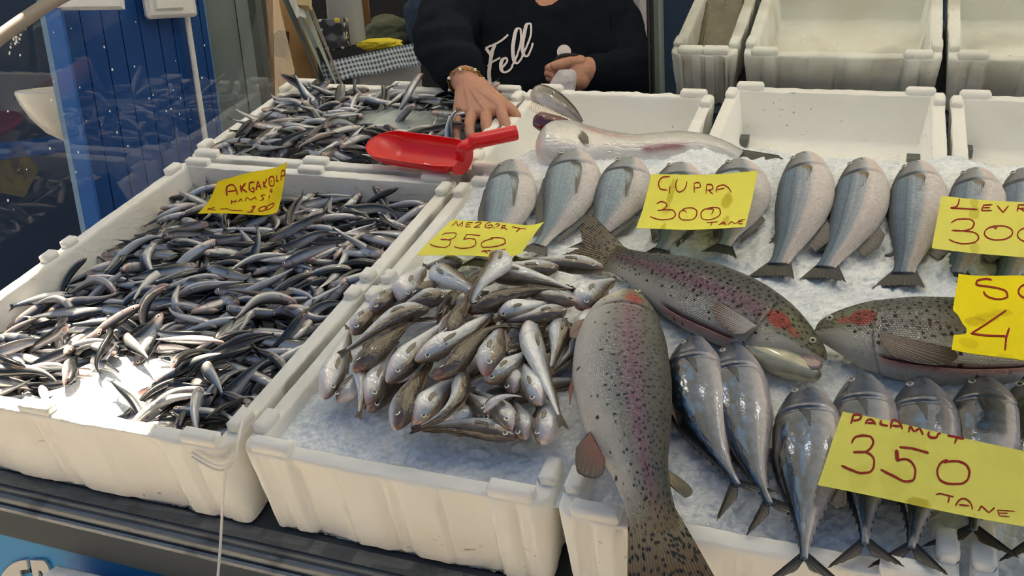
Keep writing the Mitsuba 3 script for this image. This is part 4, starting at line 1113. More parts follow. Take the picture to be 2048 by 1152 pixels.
def bare(x, y):
    a = .75; dx_, dy_ = x + .272, y - .098
    return ((dx_ * math.cos(a) + dy_ * math.sin(a)) / .092) ** 2 + ((dy_ * math.cos(a) - dx_ * math.sin(a)) / .056) ** 2


put('bare_ice', ice_patch(-.44, -.11, .022, .25, .004, lambda X, Y: -.036 - .03 * sstep(.5, 2.2, ((X + .272) / .10) ** 2 + ((Y - .10) / .08) ** 2) + .006 * (meshkit.fbm(np.stack([X, Y, 0 * X], -1) * 30, 3) - .5)), 'm_ice', smooth=True, label='sunlit white ice laid bare near the front of the anchovy heap', cat='ice', kind='stuff')
AN_LABEL = 'small dark silver anchovy in the heap filling the front left crate'
stuff_v, stuff_f, stuff_c, _off = [], [], [], 0


def stuff_anchovy(k, M):
    global _off
    (b, C, uv), (t, tc), _ = AV[k % len(AV)]
    for mm, cc in ((b, C),):
        stuff_v.append(np.asarray(mm.vertices) @ M[:3, :3].T + M[:3, 3]); stuff_f.append(np.asarray(mm.faces) + _off); stuff_c.append(cc); _off += len(mm.vertices)


def fill(n, x0, x1, y0, y1, dz, layers, fn):
    """jittered low-discrepancy positions, later layers on top"""
    g = 0.7548776662466927, 0.5698402909980532
    for k in range(n):
        u, v = (0.5 + g[0] * k) % 1, (0.5 + g[1] * k) % 1
        yield x0 + (x1 - x0) * u, y0 + (y1 - y0) * v


def flow(x, y):
    a = 0.42 + 0.55 * (meshkit.noise(np.array([x * 6, y * 6, 8.1])) - .5) * 2
    return a + _ar.normal(0, .68) + (math.pi if _ar.random() < .5 else 0) + (_ar.uniform(-1.2, 1.2) if _ar.random() < .18 else 0)


def clampx(x, y, yaw, L, lo, hi, ylo, yhi):
    ex, ey = abs(math.cos(yaw)) * L, abs(math.sin(yaw)) * L
    return min(max(x, lo + ex), hi - ex), min(max(y, ylo + ey), yhi - ey)


for k, (x, y) in enumerate(fill(440, -.560, -.030, .024, .676, 0, 2, None)):
    yaw = flow(x, y); x, y = clampx(x, y, yaw, .050, -.560, -.030, .022, .676)
    if bare(x, y) < 1.25:
        continue
    stuff_anchovy(k * 7, anchovy_place(x, y, heap_height(x, y) - _ar.uniform(.012, .026), yaw, _ar.normal(0, .08), _ar.normal(0, .3)))
pile = put('anchovy_pile', tm(np.vstack(stuff_v), np.vstack(stuff_f)), 'm_small_fish', smooth=True, color=np.vstack(stuff_c), label='anchovies deeper in the heap of the front left crate', cat='fish', kind='stuff')
for k, (x, y) in enumerate(fill(296, -.556, -.034, .026, .672, 0, 2, None)):
    yaw = flow(x, y); x, y = clampx(x, y, yaw, .051, -.558, -.032, .024, .674)
    if bare(x, y) < 1.35:
        continue
    up = _ar.random() < .08
    anchovy(k * 5 + 3, anchovy_place(x, y, heap_height(x, y) + _ar.uniform(-.008, .010) + .012 * up, yaw, _ar.normal(0, .10) + (.5 * _ar.choice([-1, 1]) if up else 0), _ar.normal(0, .35)), AN_LABEL, 'anchovies in the front left crate')


# the slushy crate behind: fish round the edges, icy water in the middle
def slush_height(x, y):
    p = np.stack([x, y, 0 * x], -1)
    c = np.exp(-((x + .27) / .14) ** 2 - ((y - .96) / .10) ** 2)
    return -.030 - .014 * np.exp(-((x + .09) / .05) ** 2 - ((y - .87) / .07) ** 2) + .024 * c + .010 * (meshkit.fbm(p * 26, 4) - .5) + .003 * (meshkit.noise(p * 190) - .5)


scene['m_slush'] = two({'type': 'bumpmap', 'bump': proc(ice_bump, 4e-4), 'scale': 0.0012, 'bsdf': pr(proc(lambda p, n, uv: mix((0.16, 0.20, 0.21), (0.42, 0.46, 0.46), fbm(p.x * 55, p.y * 24, p.z * 24, 4))), 0.28, specular=0.5)})
put('ice_slush', ice_patch(-.560, -.052, .745, 1.088, .004, slush_height), 'm_slush', smooth=True, label='grey half melted ice among the anchovies in the rear left crate', cat='ice', kind='stuff')
B_LABEL = 'dark anchovy lying in icy slush in the rear left crate'
stuff_v, stuff_f, stuff_c, _off = [], [], [], 0
_ar = np.random.default_rng(9)
cnt = 0
for k, (x, y) in enumerate(fill(300, -.560, -.050, .745, 1.085, 0, 2, None)):
    c = math.exp(-((x + .26) / .13) ** 2 - ((y - .965) / .085) ** 2)
    if c > .42 and _ar.random() < .93:
        continue
    if -.17 < x < -.03 and y < .965 and (y < .80 or x > -.15) and _ar.random() < .8:
        continue
    yaw = (0.25 + _ar.normal(0, .75)) + (math.pi if _ar.random() < .5 else 0)
    x, y = clampx(x, y, yaw, .050, -.562, -.046, .742, 1.086)
    e = min(x + .562, -.046 - x, y - .742, 1.088 - y)
    z = -.020 + .022 * (1 - c) * float(sstep(0, .06, e)) + _ar.uniform(-.006, .008)
    up = _ar.random() < .12
    M = anchovy_place(x, y, z + .012 * up, yaw, _ar.normal(0, .12) + (.6 * _ar.choice([-1, 1]) if up else 0), _ar.normal(0, .35))
    if k % 4 == 0 or up:
        anchovy(k * 3 + 1, M, B_LABEL, 'anchovies in the slushy crate'); cnt += 1
    else:
        stuff_anchovy(k, M)
put('anchovy_pile', tm(np.vstack(stuff_v), np.vstack(stuff_f)), 'm_small_fish', smooth=True, color=np.vstack(stuff_c), label='anchovies deeper in the slush of the rear left crate', cat='fish', kind='stuff')

# ------------------------------------------------------------------ price cards with handwriting
scene['m_card'] = two(pr(VC, 0.75, specular=0.2))
scene['m_ink'] = two(pr(hexrgb('8f1d16'), 0.6, specular=0.2))


def homography(src, dst):
    A = []
    for (x, y), (u, v) in zip(src, dst):
        A += [[x, y, 1, 0, 0, 0, -u * x, -u * y, -u], [0, 0, 0, x, y, 1, -v * x, -v * y, -v]]
    return np.linalg.svd(np.array(A, float))[2][-1].reshape(3, 3)


def circle(cx, cy, rx, ry, n=16, a0=-100, turn=375, tilt=0):
    a = np.radians(np.linspace(a0, a0 + turn, n)); x, y = rx * np.cos(a), ry * np.sin(a); t = math.radians(tilt)
    return [(cx + x_ * math.cos(t) - y_ * math.sin(t), cy + x_ * math.sin(t) + y_ * math.cos(t)) for x_, y_ in zip(x, y)]


def card(label, corners, zs, strokes, off, sc, width, bend=0.006, base='e2dc62', stains=(), left=None, curl=0.0, bow=0.0, seed=0):
    """corners TL, TR, BR, BL as picture directions, zs their heights; strokes in the coordinates of a picture detail (off, sc)"""
    Q = np.array([cp(*c_, z) for c_, z in zip(corners, zs)])
    Hm = homography(corners, [(0, 0), (1, 0), (1, 1), (0, 1)])
    nrm = np.cross(Q[1] - Q[0], Q[0] - Q[3]); nrm /= np.linalg.norm(nrm)
    if nrm @ (CAMC - Q[0]) < 0:
        nrm = -nrm

    def S(a, b, h=0.0):
        a, b = np.asarray(a, float)[..., None], np.asarray(b, float)[..., None]
        P = Q[0] * (1 - a) * (1 - b) + Q[1] * a * (1 - b) + Q[2] * a * b + Q[3] * (1 - a) * b
        w = bend * (np.sin(a * 5.2 + seed) * 0.5 + np.sin(b * 3.5 + a * 2 + seed) * 0.5) * np.minimum(1, 1) + curl * np.clip(a - .75, 0, 1) ** 2 * 16 + bow * (2 * b - 1) ** 2
        return P + nrm * (w + h)
    na, nb = 70, 46
    b = np.linspace(0, 1, nb); a0 = np.zeros(nb) if left is None else np.interp(b, left[0], left[1])
    A = a0[:, None] + (1 - a0[:, None]) * np.linspace(0, 1, na)[None]; Bm = np.repeat(b[:, None], na, 1)
    top, bot = S(A, Bm, .0002), S(A, Bm, -.0002)
    f = grid_faces(nb, na); k = na * nb
    rim = np.r_[np.arange(na), np.arange(1, nb) * na + na - 1, (nb - 1) * na + np.arange(na - 2, -1, -1), np.arange(nb - 2, 0, -1) * na]; rn = np.roll(rim, -1)
    v = np.vstack([top.reshape(-1, 3), bot.reshape(-1, 3)]); fa = np.vstack([f, f[:, ::-1] + k, np.stack([rim, rim + k, rn + k], 1), np.stack([rim, rn + k, rn], 1)])
    c = np.tile(col(base), (k, 1)); n1 = nz(A.ravel(), Bm.ravel(), 5, 4, seed + 60)
    c = c * (0.94 + 0.12 * n1[:, None])
    for (sx, sy, rx, ry, amt) in stains:
        p = Hm @ np.array([off[0] + sx / sc, off[1] + sy / sc, 1]); p = p[:2] / p[2]
        g = ((A.ravel() - p[0]) / rx) ** 2 + ((Bm.ravel() - p[1]) / ry) ** 2 + 1.6 * (n1 - .5)
        c = lerp3(c, c * np.array([.66, .60, .25]), sstep(1.1, .7, g) * amt)
    m = tm(W(v), fa)
    key = thing('price_card', label, 'price tag')
    put('card', m, 'm_card', key, True, color=np.vstack([c, c]))
    ms = []
    for s in strokes:
        wd = width
        if isinstance(s, tuple) and isinstance(s[0], (int, float)) is False and isinstance(s[-1], float):
            wd, s = s[-1], s[0]
        P = np.array(s, float); d = np.r_[0, np.cumsum(np.linalg.norm(np.diff(P, axis=0), axis=1))]
        nn = max(6, int(d[-1] / 7)); t = np.linspace(0, d[-1], nn)
        sharp = len(P) <= 3
        P2 = np.stack([np.interp(t, d, P[:, i]) if sharp else PchipInterpolator(d, P[:, i])(t) for i in range(2)], 1)
        if not sharp:
            P2[1:-1] = .25 * P2[:-2] + .5 * P2[1:-1] + .25 * P2[2:]
        tg = np.gradient(P2, axis=0); tg /= np.linalg.norm(tg, axis=1, keepdims=True) + 1e-9; pn = np.c_[-tg[:, 1], tg[:, 0]]
        w = wd * (0.85 + .3 * meshkit.noise(np.c_[P2 * .03, np.full(nn, seed)])) * np.minimum(1, .45 + np.minimum(np.arange(nn), np.arange(nn)[::-1]) * .4)
        def uv_(px):
            h = np.c_[off[0] + px[:, 0] / sc, off[1] + px[:, 1] / sc, np.ones(len(px))] @ Hm.T; return h[:, 0] / h[:, 2], h[:, 1] / h[:, 2]
        l, r_ = S(*uv_(P2 - pn * w[:, None] / 2), .0007), S(*uv_(P2 + pn * w[:, None] / 2), .0007)
        ms.append(tm(W(np.vstack([l, r_])), np.vstack([np.stack([np.arange(nn - 1), np.arange(1, nn), np.arange(1, nn) + nn], 1), np.stack([np.arange(nn - 1), np.arange(1, nn) + nn, np.arange(nn - 1) + nn], 1)])))
    put('handwriting', cat_(ms), 'm_ink', key, True, label='dark red handwritten name and price')
    return key


card('yellow paper price card reading PALAMUT 350 TANE on the bonitos', [(1685, 827), (2120, 916), (2110, 1064), (1635, 970)], [.058, .060, .050, .048],
     [[(240, 50), (222, 115)], [(232, 55), (275, 50), (300, 65), (285, 85), (235, 92)], [(330, 120), (365, 85), (375, 88), (408, 125)], [(345, 110), (395, 112)], [(450, 92), (440, 120), (500, 132)], [(520, 150), (540, 90), (560, 95), (605, 155)], [(530, 130), (590, 135)],
      [(650, 175), (660, 130)], [(660, 130), (690, 170)], [(690, 170), (730, 145)], [(730, 145), (755, 190)], [(800, 165), (790, 190), (815, 208), (850, 205), (860, 180), (880, 178)], [(925, 190), (985, 200), (1040, 212)], [(990, 203), (975, 245)],
      [(232, 248), (260, 205), (320, 195), (375, 205), (395, 240), (370, 285), (330, 305), (245, 305)], [(330, 305), (380, 325), (405, 365), (400, 410), (370, 440), (310, 445), (240, 425), (160, 392)],
      [(585, 272), (680, 280), (797, 308)], ([(565, 290), (575, 365)], 26.0), [(570, 365), (630, 350), (680, 375), (705, 430), (690, 490), (640, 500), (550, 465), (452, 420)],
      [(930, 350), (880, 375), (858, 430), (880, 485), (950, 510), (1020, 508), (1070, 475), (1080, 430), (1055, 380), (990, 358), (930, 362), (905, 372)],
      ([(850, 585), (880, 578), (975, 600)], 10.5), ([(945, 595), (935, 645)], 10.5), ([(985, 665), (1040, 610), (1075, 625), (1100, 690)], 10.5), ([(1010, 655), (1080, 660)], 10.5), ([(1140, 700), (1160, 660)], 10.5), ([(1160, 660), (1210, 710)], 10.5), ([(1210, 710), (1250, 670)], 10.5),
      ([(1268, 690), (1278, 732)], 8.0), ([(1266, 690), (1380, 698)], 7.0), ([(1272, 711), (1335, 712)], 7.0), ([(1278, 732), (1345, 737)], 7.0)], (1640, 820), 3.4706, 15, base='e0da68', stains=[(730, 650, .05, .07, .9), (300, 480, .06, .2, .22), (560, 470, .07, .22, .2), (640, 260, .1, .2, .15), (1105, 730, .012, .05, .6)], seed=1, bend=.003)
card('yellow paper price card reading GUPRA 300 TANE on the sea bream', [(1303, 360), (1515, 349), (1490, 466), (1272, 464)], [.062, .062, .052, .052],
     [[(1355, 255), (1310, 262), (1288, 295), (1300, 320), (1340, 322)], [(1355, 300), (1350, 338)], [(1400, 262), (1388, 305), (1405, 328), (1440, 310), (1455, 270)], [(1500, 325), (1498, 275)], [(1495, 278), (1530, 272), (1538, 290), (1500, 300)],
      [(1572, 330), (1580, 280), (1610, 282), (1615, 300), (1575, 310)], [(1585, 308), (1615, 332)], [(1635, 322), (1645, 290), (1680, 283), (1715, 300), (1732, 325)], [(1640, 308), (1690, 300)],
      [(1275, 400), (1310, 385), (1335, 400), (1320, 425), (1280, 440)], [(1280, 440), (1365, 430), (1385, 460), (1360, 490), (1300, 500), (1235, 480)],
      [(1450, 445), (1440, 430), (1415, 435), (1405, 470), (1430, 497), (1480, 495), (1510, 470), (1515, 435), (1480, 412), (1445, 416), (1425, 428)], [(1605, 460), (1620, 425), (1570, 420), (1540, 450), (1545, 485), (1580, 500), (1630, 490), (1665, 455), (1655, 420), (1615, 412), (1575, 420)],
      [(1575, 522), (1650, 520)], [(1610, 522), (1600, 552)], [(1650, 550), (1685, 522), (1705, 553)], [(1660, 540), (1700, 540)], [(1715, 552), (1735, 525)], [(1735, 525), (1765, 550)], [(1765, 550), (1790, 520)], [(1830, 518), (1795, 522), (1785, 548), (1815, 552)], [(1790, 535), (1815, 533)]],
     (900, 280), 3.103, 6.5, base='e6df5c', stains=[(1360, 330, .03, .22, .8), (1330, 430, .04, .08, .6), (1705, 370, .045, .14, .9), (1700, 520, .03, .12, .7), (1310, 560, .02, .1, .8)], seed=2, bend=.004, bow=.006)
card('yellow paper price card reading LEVR and 300 on the sea bass', [(1883, 392), (2100, 408), (2100, 523), (1863, 497)], [.062, .062, .052, .052],
     [[(915, 48), (910, 75), (895, 95), (865, 100), (940, 102), (1020, 106)], [(1055, 80), (1040, 112), (1100, 112)], [(1050, 82), (1105, 80)], [(1048, 97), (1090, 95)], [(1130, 85), (1165, 125), (1197, 88)], [(1245, 125), (1255, 85)], [(1250, 85), (1300, 88), (1300, 103), (1245, 106)], [(1262, 107), (1305, 130)],
      [(868, 185), (910, 162), (970, 160), (1000, 185), (985, 215), (920, 230), (870, 228)], [(870, 228), (1000, 240), (1025, 270), (1000, 300), (940, 308), (855, 282)], circle(1138, 246, 82, 43), [(1105, 205), (1122, 222), (1132, 205)], circle(1328, 262, 82, 46)],
     (1600, 380), 2.88, 8.0, base='e4de66', stains=[(1000, 120, .06, .14, .6), (1000, 65, .05, .1, .6), (1000, 330, .04, .1, .5)], seed=3, bend=.002)
card('torn deep yellow price card reading SO and 4 on the right trout', [(1916, 543), (2110, 556), (2110, 738), (1903, 700)], [.098, .100, .105, .104],
     [[(1095, 510), (1060, 500), (1015, 508), (1008, 530), (1060, 545), (1130, 565), (1175, 595), (1180, 625), (1140, 635), (1085, 620), (1055, 595), (1048, 575)], circle(1310, 597, 68, 48), [(1172, 708), (1060, 780), (975, 832)], [(975, 830), (1060, 848), (1170, 862)], [(1188, 815), (1170, 870), (1163, 940)], circle(1350, 868, 62, 60)],
     (1600, 380), 2.88, 11.0, base='f2dd10', stains=[(1000, 760, .12, .06, .7), (1060, 740, .12, .05, .6), (960, 880, .1, .06, .4), (1180, 980, .1, .05, .4), (1150, 720, .1, .04, .5)], left=([0, .3, .5, .56, .66, .72, .79, .82, 1], [0.01, -.01, -.02, .04, .09, .14, .13, .01, 0]), seed=4, bend=.004)
card('yellow paper price card reading MEZGIRT 350 KG behind the whiting heap', [(903, 436), (1090, 456), (1044, 516), (833, 510)], [.050, .056, .056, .050],
     [[(640, 305), (700, 245)], [(700, 245), (735, 315)], [(735, 315), (795, 255)], [(795, 255), (790, 330)], [(860, 270), (845, 330), (915, 332)], [(860, 272), (935, 275)], [(850, 300), (905, 302)], [(965, 290), (1020, 275), (1050, 290), (1000, 325), (960, 345)], [(960, 345), (1040, 345)],
      [(1170, 285), (1115, 305), (1100, 340), (1140, 362), (1195, 345), (1185, 320), (1130, 335)], [(1215, 345), (1210, 375)], [(1225, 320), (1255, 308), (1275, 325), (1250, 340), (1240, 350)], [(1290, 385), (1310, 330)], [(1300, 335), (1345, 330), (1335, 355), (1300, 365)], [(1300, 350), (1365, 385)], [(1410, 345), (1480, 360), (1560, 375)], [(1500, 365), (1450, 410)],
      [(525, 425), (580, 400), (680, 400), (735, 420), (720, 465), (640, 490), (520, 480)], [(520, 480), (670, 520), (660, 560), (600, 585), (500, 575), (380, 538)], [(870, 435), (960, 445), (1050, 460)], [(875, 440), (840, 500)], [(840, 500), (920, 490), (990, 510), (1000, 550), (960, 590), (850, 605), (725, 580)],
      [(1150, 505), (1200, 495), (1110, 520), (1060, 560), (1080, 595), (1160, 590), (1260, 570), (1330, 530), (1320, 495), (1250, 483), (1170, 490)], [(1060, 640), (1165, 625)], [(1090, 620), (1130, 660)], [(1240, 635), (1180, 655), (1240, 650), (1290, 630)], [(1265, 615), (1325, 605)]],
     (800, 400), 6.0235, 11.0, base='e6df5a', seed=5, bend=.003, curl=.010)
card('crumpled deep yellow card reading AKGAKOLA HAMSI 100 standing in the anchovies', [(436, 366), (578, 334), (558, 432), (400, 430)], [.026, .030, -.004, -.006],
     [[(278, 315), (290, 240), (320, 228), (350, 305)], [(285, 280), (345, 270)], [(380, 230), (382, 285)], [(420, 215), (385, 255), (425, 280)], [(490, 205), (450, 215), (445, 260), (480, 275), (485, 245), (460, 250)], [(500, 260), (520, 195), (550, 250)], [(505, 235), (545, 225)], [(570, 190), (575, 240)], [(605, 170), (575, 215), (605, 235)],
      [(650, 150), (625, 175), (635, 215), (670, 215), (682, 180), (665, 152), (640, 155)], [(650, 178), (655, 192)], [(645, 240), (635, 250), (645, 262), (660, 255), (655, 240), (643, 238)], [(710, 140), (710, 185), (740, 178)], [(765, 180), (775, 115), (800, 112), (822, 160)], [(770, 152), (818, 145)],
      ([(305, 345), (298, 380)], 8.0), ([(335, 340), (330, 370)], 8.0), ([(300, 362), (335, 355)], 8.0), ([(348, 362), (372, 332), (382, 358)], 8.0), ([(400, 352), (420, 318)], 8.0), ([(420, 318), (450, 340)], 8.0), ([(450, 340), (490, 308)], 8.0), ([(490, 308), (500, 335)], 8.0), ([(590, 285), (545, 298), (570, 315), (530, 335)], 8.0), ([(630, 280), (625, 315)], 8.0),
      ([(150, 415), (140, 435)], 7.0), ([(185, 408), (150, 425), (190, 440)], 7.0), ([(215, 430), (260, 425), (300, 440), (375, 438)], 7.0), [(450, 400), (490, 385), (440, 450)], [(410, 452), (470, 445)], circle(562, 408, 48, 20, tilt=-22), circle(640, 390, 58, 20, tilt=-22)],
     (380, 320), 4.2667, 11.0, base='dcc51a', stains=[(700, 300, .1, .2, .3), (500, 450, .2, .08, .3)], left=([0, .4, .7, 1], [0, .02, .02, -.02]), seed=6, bend=.005, curl=.012, bow=.006)

# ------------------------------------------------------------------ red scoop on the crate rim
scene['m_red'] = two({'type': 'principled', 'base_color': rgb(*hexrgb('d3121c')), 'roughness': 0.28, 'specular': 0.5, 'clearcoat': 0.3})


def scoop():
    tip, end = cp(738, 282, .040), cp(922, 312, .040)
    ax = end - tip; Ls = np.linalg.norm(ax); ax /= Ls
    w = np.cross(NRM, ax); w /= np.linalg.norm(w); up = np.cross(ax, w)
    up = up * math.cos(.25) - w * math.sin(.25); w = np.cross(up, ax)
    ns, nf = 50, 28
    s = np.linspace(0, 1, ns); ph = np.linspace(0, np.pi, nf)
    half = .038 * np.where(s < .24, np.sqrt(np.clip(1 - ((.24 - s) / .24) ** 2, 0, 1)), 1.0) * (1 - .12 * sstep(.8, 1, s)) + .0005
    dep = .030 * sstep(0, .30, s) ** .6 * (1 - sstep(.90, 1.0, s) * .75) + .0015
    def surf(o):
        return np.array([[tip + ax * (Ls * s[i] + (o * 1.0 if i > ns - 4 else -o * (i < 3))) + w * math.cos(p) * max(half[i] - o, .0004) - up * math.sin(p) ** .8 * max(dep[i] - o, .0002) + up * .004 * s[i] for p in ph] for i in range(ns)])
    A, B_ = surf(0).reshape(-1, 3), surf(.0018).reshape(-1, 3)
    f = grid_faces(ns, nf); k = ns * nf
    rim = np.r_[np.arange(nf), np.arange(1, ns) * nf + nf - 1, (ns - 1) * nf + np.arange(nf - 2, -1, -1), np.arange(ns - 2, 0, -1) * nf]; rn = np.roll(rim, -1)
    m = tm(W(np.vstack([A, B_])), np.vstack([f, f[:, ::-1] + k, np.stack([rim, rim + k, rn + k], 1), np.stack([rim, rn + k, rn], 1)]))
    # back wall of the bowl
    c0 = end - up * .004
    bw = trimesh.creation.cylinder(radius=1, height=1, sections=40)
    v = np.asarray(bw.vertices).copy(); keep = v[:, 1] > .15
    v[:, 1] = np.minimum(v[:, 1], .12)
    bwv = c0 + v[:, :1] * w * .033 + v[:, 1:2] * up * .026 + v[:, 2:3] * ax * .003 + (-v[:, 1:2] * .25) * ax * .012
    bw = tm(W(bwv), bw.faces)
    key = thing('scoop', 'red plastic fish scoop resting on the front rim of the slushy anchovy crate', 'scoop')
    put('bowl', cat_([m, bw]), 'm_red', key, 50)
    h0, h1, h2, h3 = end - ax * .004 - up * .006, cp(924, 300, .052), cp(948, 283, .062), cp(1034, 265, .064)
    pts = np.vstack([h0 + (h1 - h0) * np.linspace(0, .8, 6)[:, None], spline([h0 + (h1 - h0) * .9, h1, h1 + (h2 - h1) * .5], 6), h1 + (h2 - h1) * np.array([[.7], [.85]]), spline([h1 + (h2 - h1) * .92, h2, h2 + (h3 - h2) * .12], 6), h2 + (h3 - h2) * np.linspace(.2, 1, 20)[:, None]])
    r = np.r_[np.linspace(.0095, .0120, 14), np.full(26, .0132)]; r[-1] = .0122
    put('handle', tube(W(pts), r, 22), 'm_red', key, 50)


scoop()

# ------------------------------------------------------------------ white twine tied round the crate corner
def twine():
    pts = [(384, 905, -.012), (400, 915, -.014), (425, 928, -.016), (452, 930, -.014), (468, 915, -.008), (474, 890, .004), (480, 862, .008), (484, 835, .008), (486, 812, .006)]
    a = spline([cp(x, y, z + .002) for x, y, z in pts], 60)
    b_ = spline([cp(x, y + 9, z - .004) for x, y, z in pts[:6]] + [cp(472, 886, .004)], 50)
    c0 = cp(452, 936, -.014)
    p = [W(c0), W(cp(447, 985, -.045)), W(cp(443, 1050, -.10)), W(cp(440, 1100, -.118)), W(cp(436, 1150, -.127))]
    p.append(p[-1] + np.array([-.002, -.004, -.06]))
    d = spline(p, 60)
    key = thing('twine', 'white twine looped round a crate corner, its end hanging down over the steel rail', 'string')
    put('loop', cat_([tube(W(a), .0017, 8), tube(W(b_), .0017, 8)]), 'm_rope', key, True)
    put('hanging_end', tube(d, .0016, 8), 'm_rope', key, True)


twine()

# ------------------------------------------------------------------ board lettering and the crate lid under the rail
BO = ba; BX = np.array([1.0, 0, 0]); BZ = np.array([0, 0, -1.0]); BN = np.cross(BX, BZ)
if BN @ (EYE - BO) < 0:
    BN = -BN


def on_board(px, py, h=0.0):
    d = at(px, py, 1.0) - EYE; o = BO + BN * h
    t = ((o - EYE) @ BN) / (d @ BN); q = EYE + d * t - BO
    return np.array([q @ BX, q @ BZ])


def letter(polys, h, name, mat, label, depth):
    from shapely.geometry import Polygon
    ms = []
    for outer, holes in polys:
        P = Polygon([tuple(on_board(x / 5.389, 1040 + y / 5.389)) for x, y in outer], [[tuple(on_board(x / 5.389, 1040 + y / 5.389)) for x, y in hh] for hh in holes]).buffer(0)
        m = trimesh.creation.extrude_polygon(P, depth, engine='earcut'); v = np.asarray(m.vertices)
        m.vertices = BO + v[:, :1] * BX + v[:, 1:2] * BZ + (h + v[:, 2:3]) * BN
        m.fix_normals(); ms.append(m)
    return put(name, cat_(ms), mat, bn, False, label=label)


arc = [(300 - 300 * math.sin(math.radians(a)), 760 - 345 * math.cos(math.radians(a))) for a in np.linspace(0, 95, 14)]
E1 = arc[:1] + [(312, 414)] + [(328, 515), (240, 524), (262, 640), (330, 640), (345, 740), (280, 740), (300, 830), (60, 830)] + arc[::-1][:-1]
D1 = [(350, 415), (500, 420), (540, 470), (570, 560), (600, 720), (590, 830), (430, 830)]
D1h = [(437, 525), (470, 530), (500, 580), (515, 740), (470, 750)]
letter([(E1, []), (D1, [D1h])], .0004, 'lettering', 'm_letter', 'big pale letters on the blue board', .004)
letter([([(240, 524), (328, 515), (345, 560), (250, 580)], []), ([(437, 525), (470, 530), (500, 580), (505, 600), (445, 570)], [])], .0002, 'lettering_shade', 'm_letter_shade', 'painted dark shadow inside the letters', .0015)


def lid():
    P = lambda px, py, h: (lambda q: BO + q[0] * BX + q[1] * BZ + h * BN)(on_board(px, py, h))
    a, b_ = P(108, 1122, .02), P(420, 1192, .02)
    ux = b_ - a; L = np.linalg.norm(ux); ux /= L
    uz = np.cross(ux, BN); uz *= np.sign(uz[2])
    m = box((0, -.34, -.004), (max(L, .40), 0, .030), .012)
    v = np.asarray(m.vertices); m.vertices = a + v[:, :1] * ux + v[:, 1:2] * uz + v[:, 2:3] * BN
    put('polystyrene_slab', m, 'm_eps', smooth=40, label='white polystyrene slab leaning against the blue board under the rail', cat='polystyrene')


lid()

# ------------------------------------------------------------------ behind the counter: kiosk walls, doorway, table
VZ = np.array([0, 0, 1.0])


def foot(px, depth, py=200):
    return at(px, py, depth)


def vplate(pxa, da, pxb, db, z0, z1, thick=0.02, py=200):
    """a plumb plate between two directions at picture height py"""
    a, b_ = foot(pxa, da, py), foot(pxb, db, py)
    q = [np.array([*p[:2], z]) for p, z in ((a, z0), (b_, z0), (b_, z1), (a, z1))]
    return quadplate(*q, thick)


def flat(name, corners, depth, mat, thick=0.01, **k):
    d = np.broadcast_to(depth, (4,))
    return put(name, quadplate(*[at(*c_, dd) for c_, dd in zip(corners, d)], thick), mat, **k)


scene['m_blue'] = two(pr(proc(lambda p, n, uv: mix((0.004, 0.045, 0.20), (0.009, 0.075, 0.28), fbm(p.x * 6, p.y * 6, p.z * 3, 3))), 0.45, specular=0.3))
scene['m_blue_gap'] = two(pr(hexrgb('5f86a8'), 0.6))
scene['m_blue_post'] = two(pr(hexrgb('2e66b4'), 0.45))
scene['m_navy'] = two(pr(hexrgb('1d3350'), 0.8))
scene['m_greywall'] = two(pr(hexrgb('75807f'), 0.5))
scene['m_door'] = two(pr(hexrgb('b9b6bb'), 0.5))
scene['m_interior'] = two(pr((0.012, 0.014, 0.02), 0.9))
scene['m_porcelain'] = two(pr(hexrgb('dcdad4'), 0.2, clearcoat=0.5))
scene['m_cloth'] = two(pr(proc(lambda p, n, uv: mix(hexrgb('8a6a4a'), hexrgb('a98a63'), fbm(p.x * 30, p.y * 30, p.z * 8, 3))), 0.9))
scene['m_brown'] = two(pr(hexrgb('3a2420'), 0.9))
scene['m_rubber'] = two(pr(hexrgb('7d746c'), 0.5))
scene['m_trim'] = two(pr(hexrgb('98a292'), 0.45))
scene['m_trimdark'] = two(pr(hexrgb('46504a'), 0.5))
scene['m_yellow'] = two(pr(hexrgb('c9b82a'), 0.7))
scene['m_sack'] = two(pr(hexrgb('4d5548'), 0.8))

# blue side wall made of tongue and groove boards
g = [128, 190, 231, 267, 304, 340, 368, 398, 424, 436]
dd = lambda p: 1 / ((1 - (p - 120) / 320) / 2.40 + (p - 120) / 320 / 2.74)
put('wall_left', vplate(122, dd(122) + .007, 438, dd(438) + .007, 0.0, 2.34, 0.03), 'm_blue_gap', kind='structure', label='blue boarded kiosk wall')
for p0, p1 in zip(g[:-1], g[1:]):
    put('board', vplate(p0 + 1.0, dd(p0), p1 - 1.0, dd(p1), 0.01, 2.335, 0.02), 'm_blue', parent='wall_left')
put('wall_post', vplate(122, 2.36, 153, 2.37, 0.0, 2.34, 0.05), 'm_blue_post', kind='structure', label='lighter blue corner post of the kiosk wall')
# the darker wash corner left of the post
put('wall_back', vplate(-420, 3.3, 200, 3.5, 0.0, 2.34, 0.05), 'm_navy', kind='structure', label='dark blue wall of the wash corner')
put('floor', box((-3.0, 1.75, 0.0), (3.0, 4.2, 0.02)), 'm_interior', kind='structure', label='dark kiosk floor')


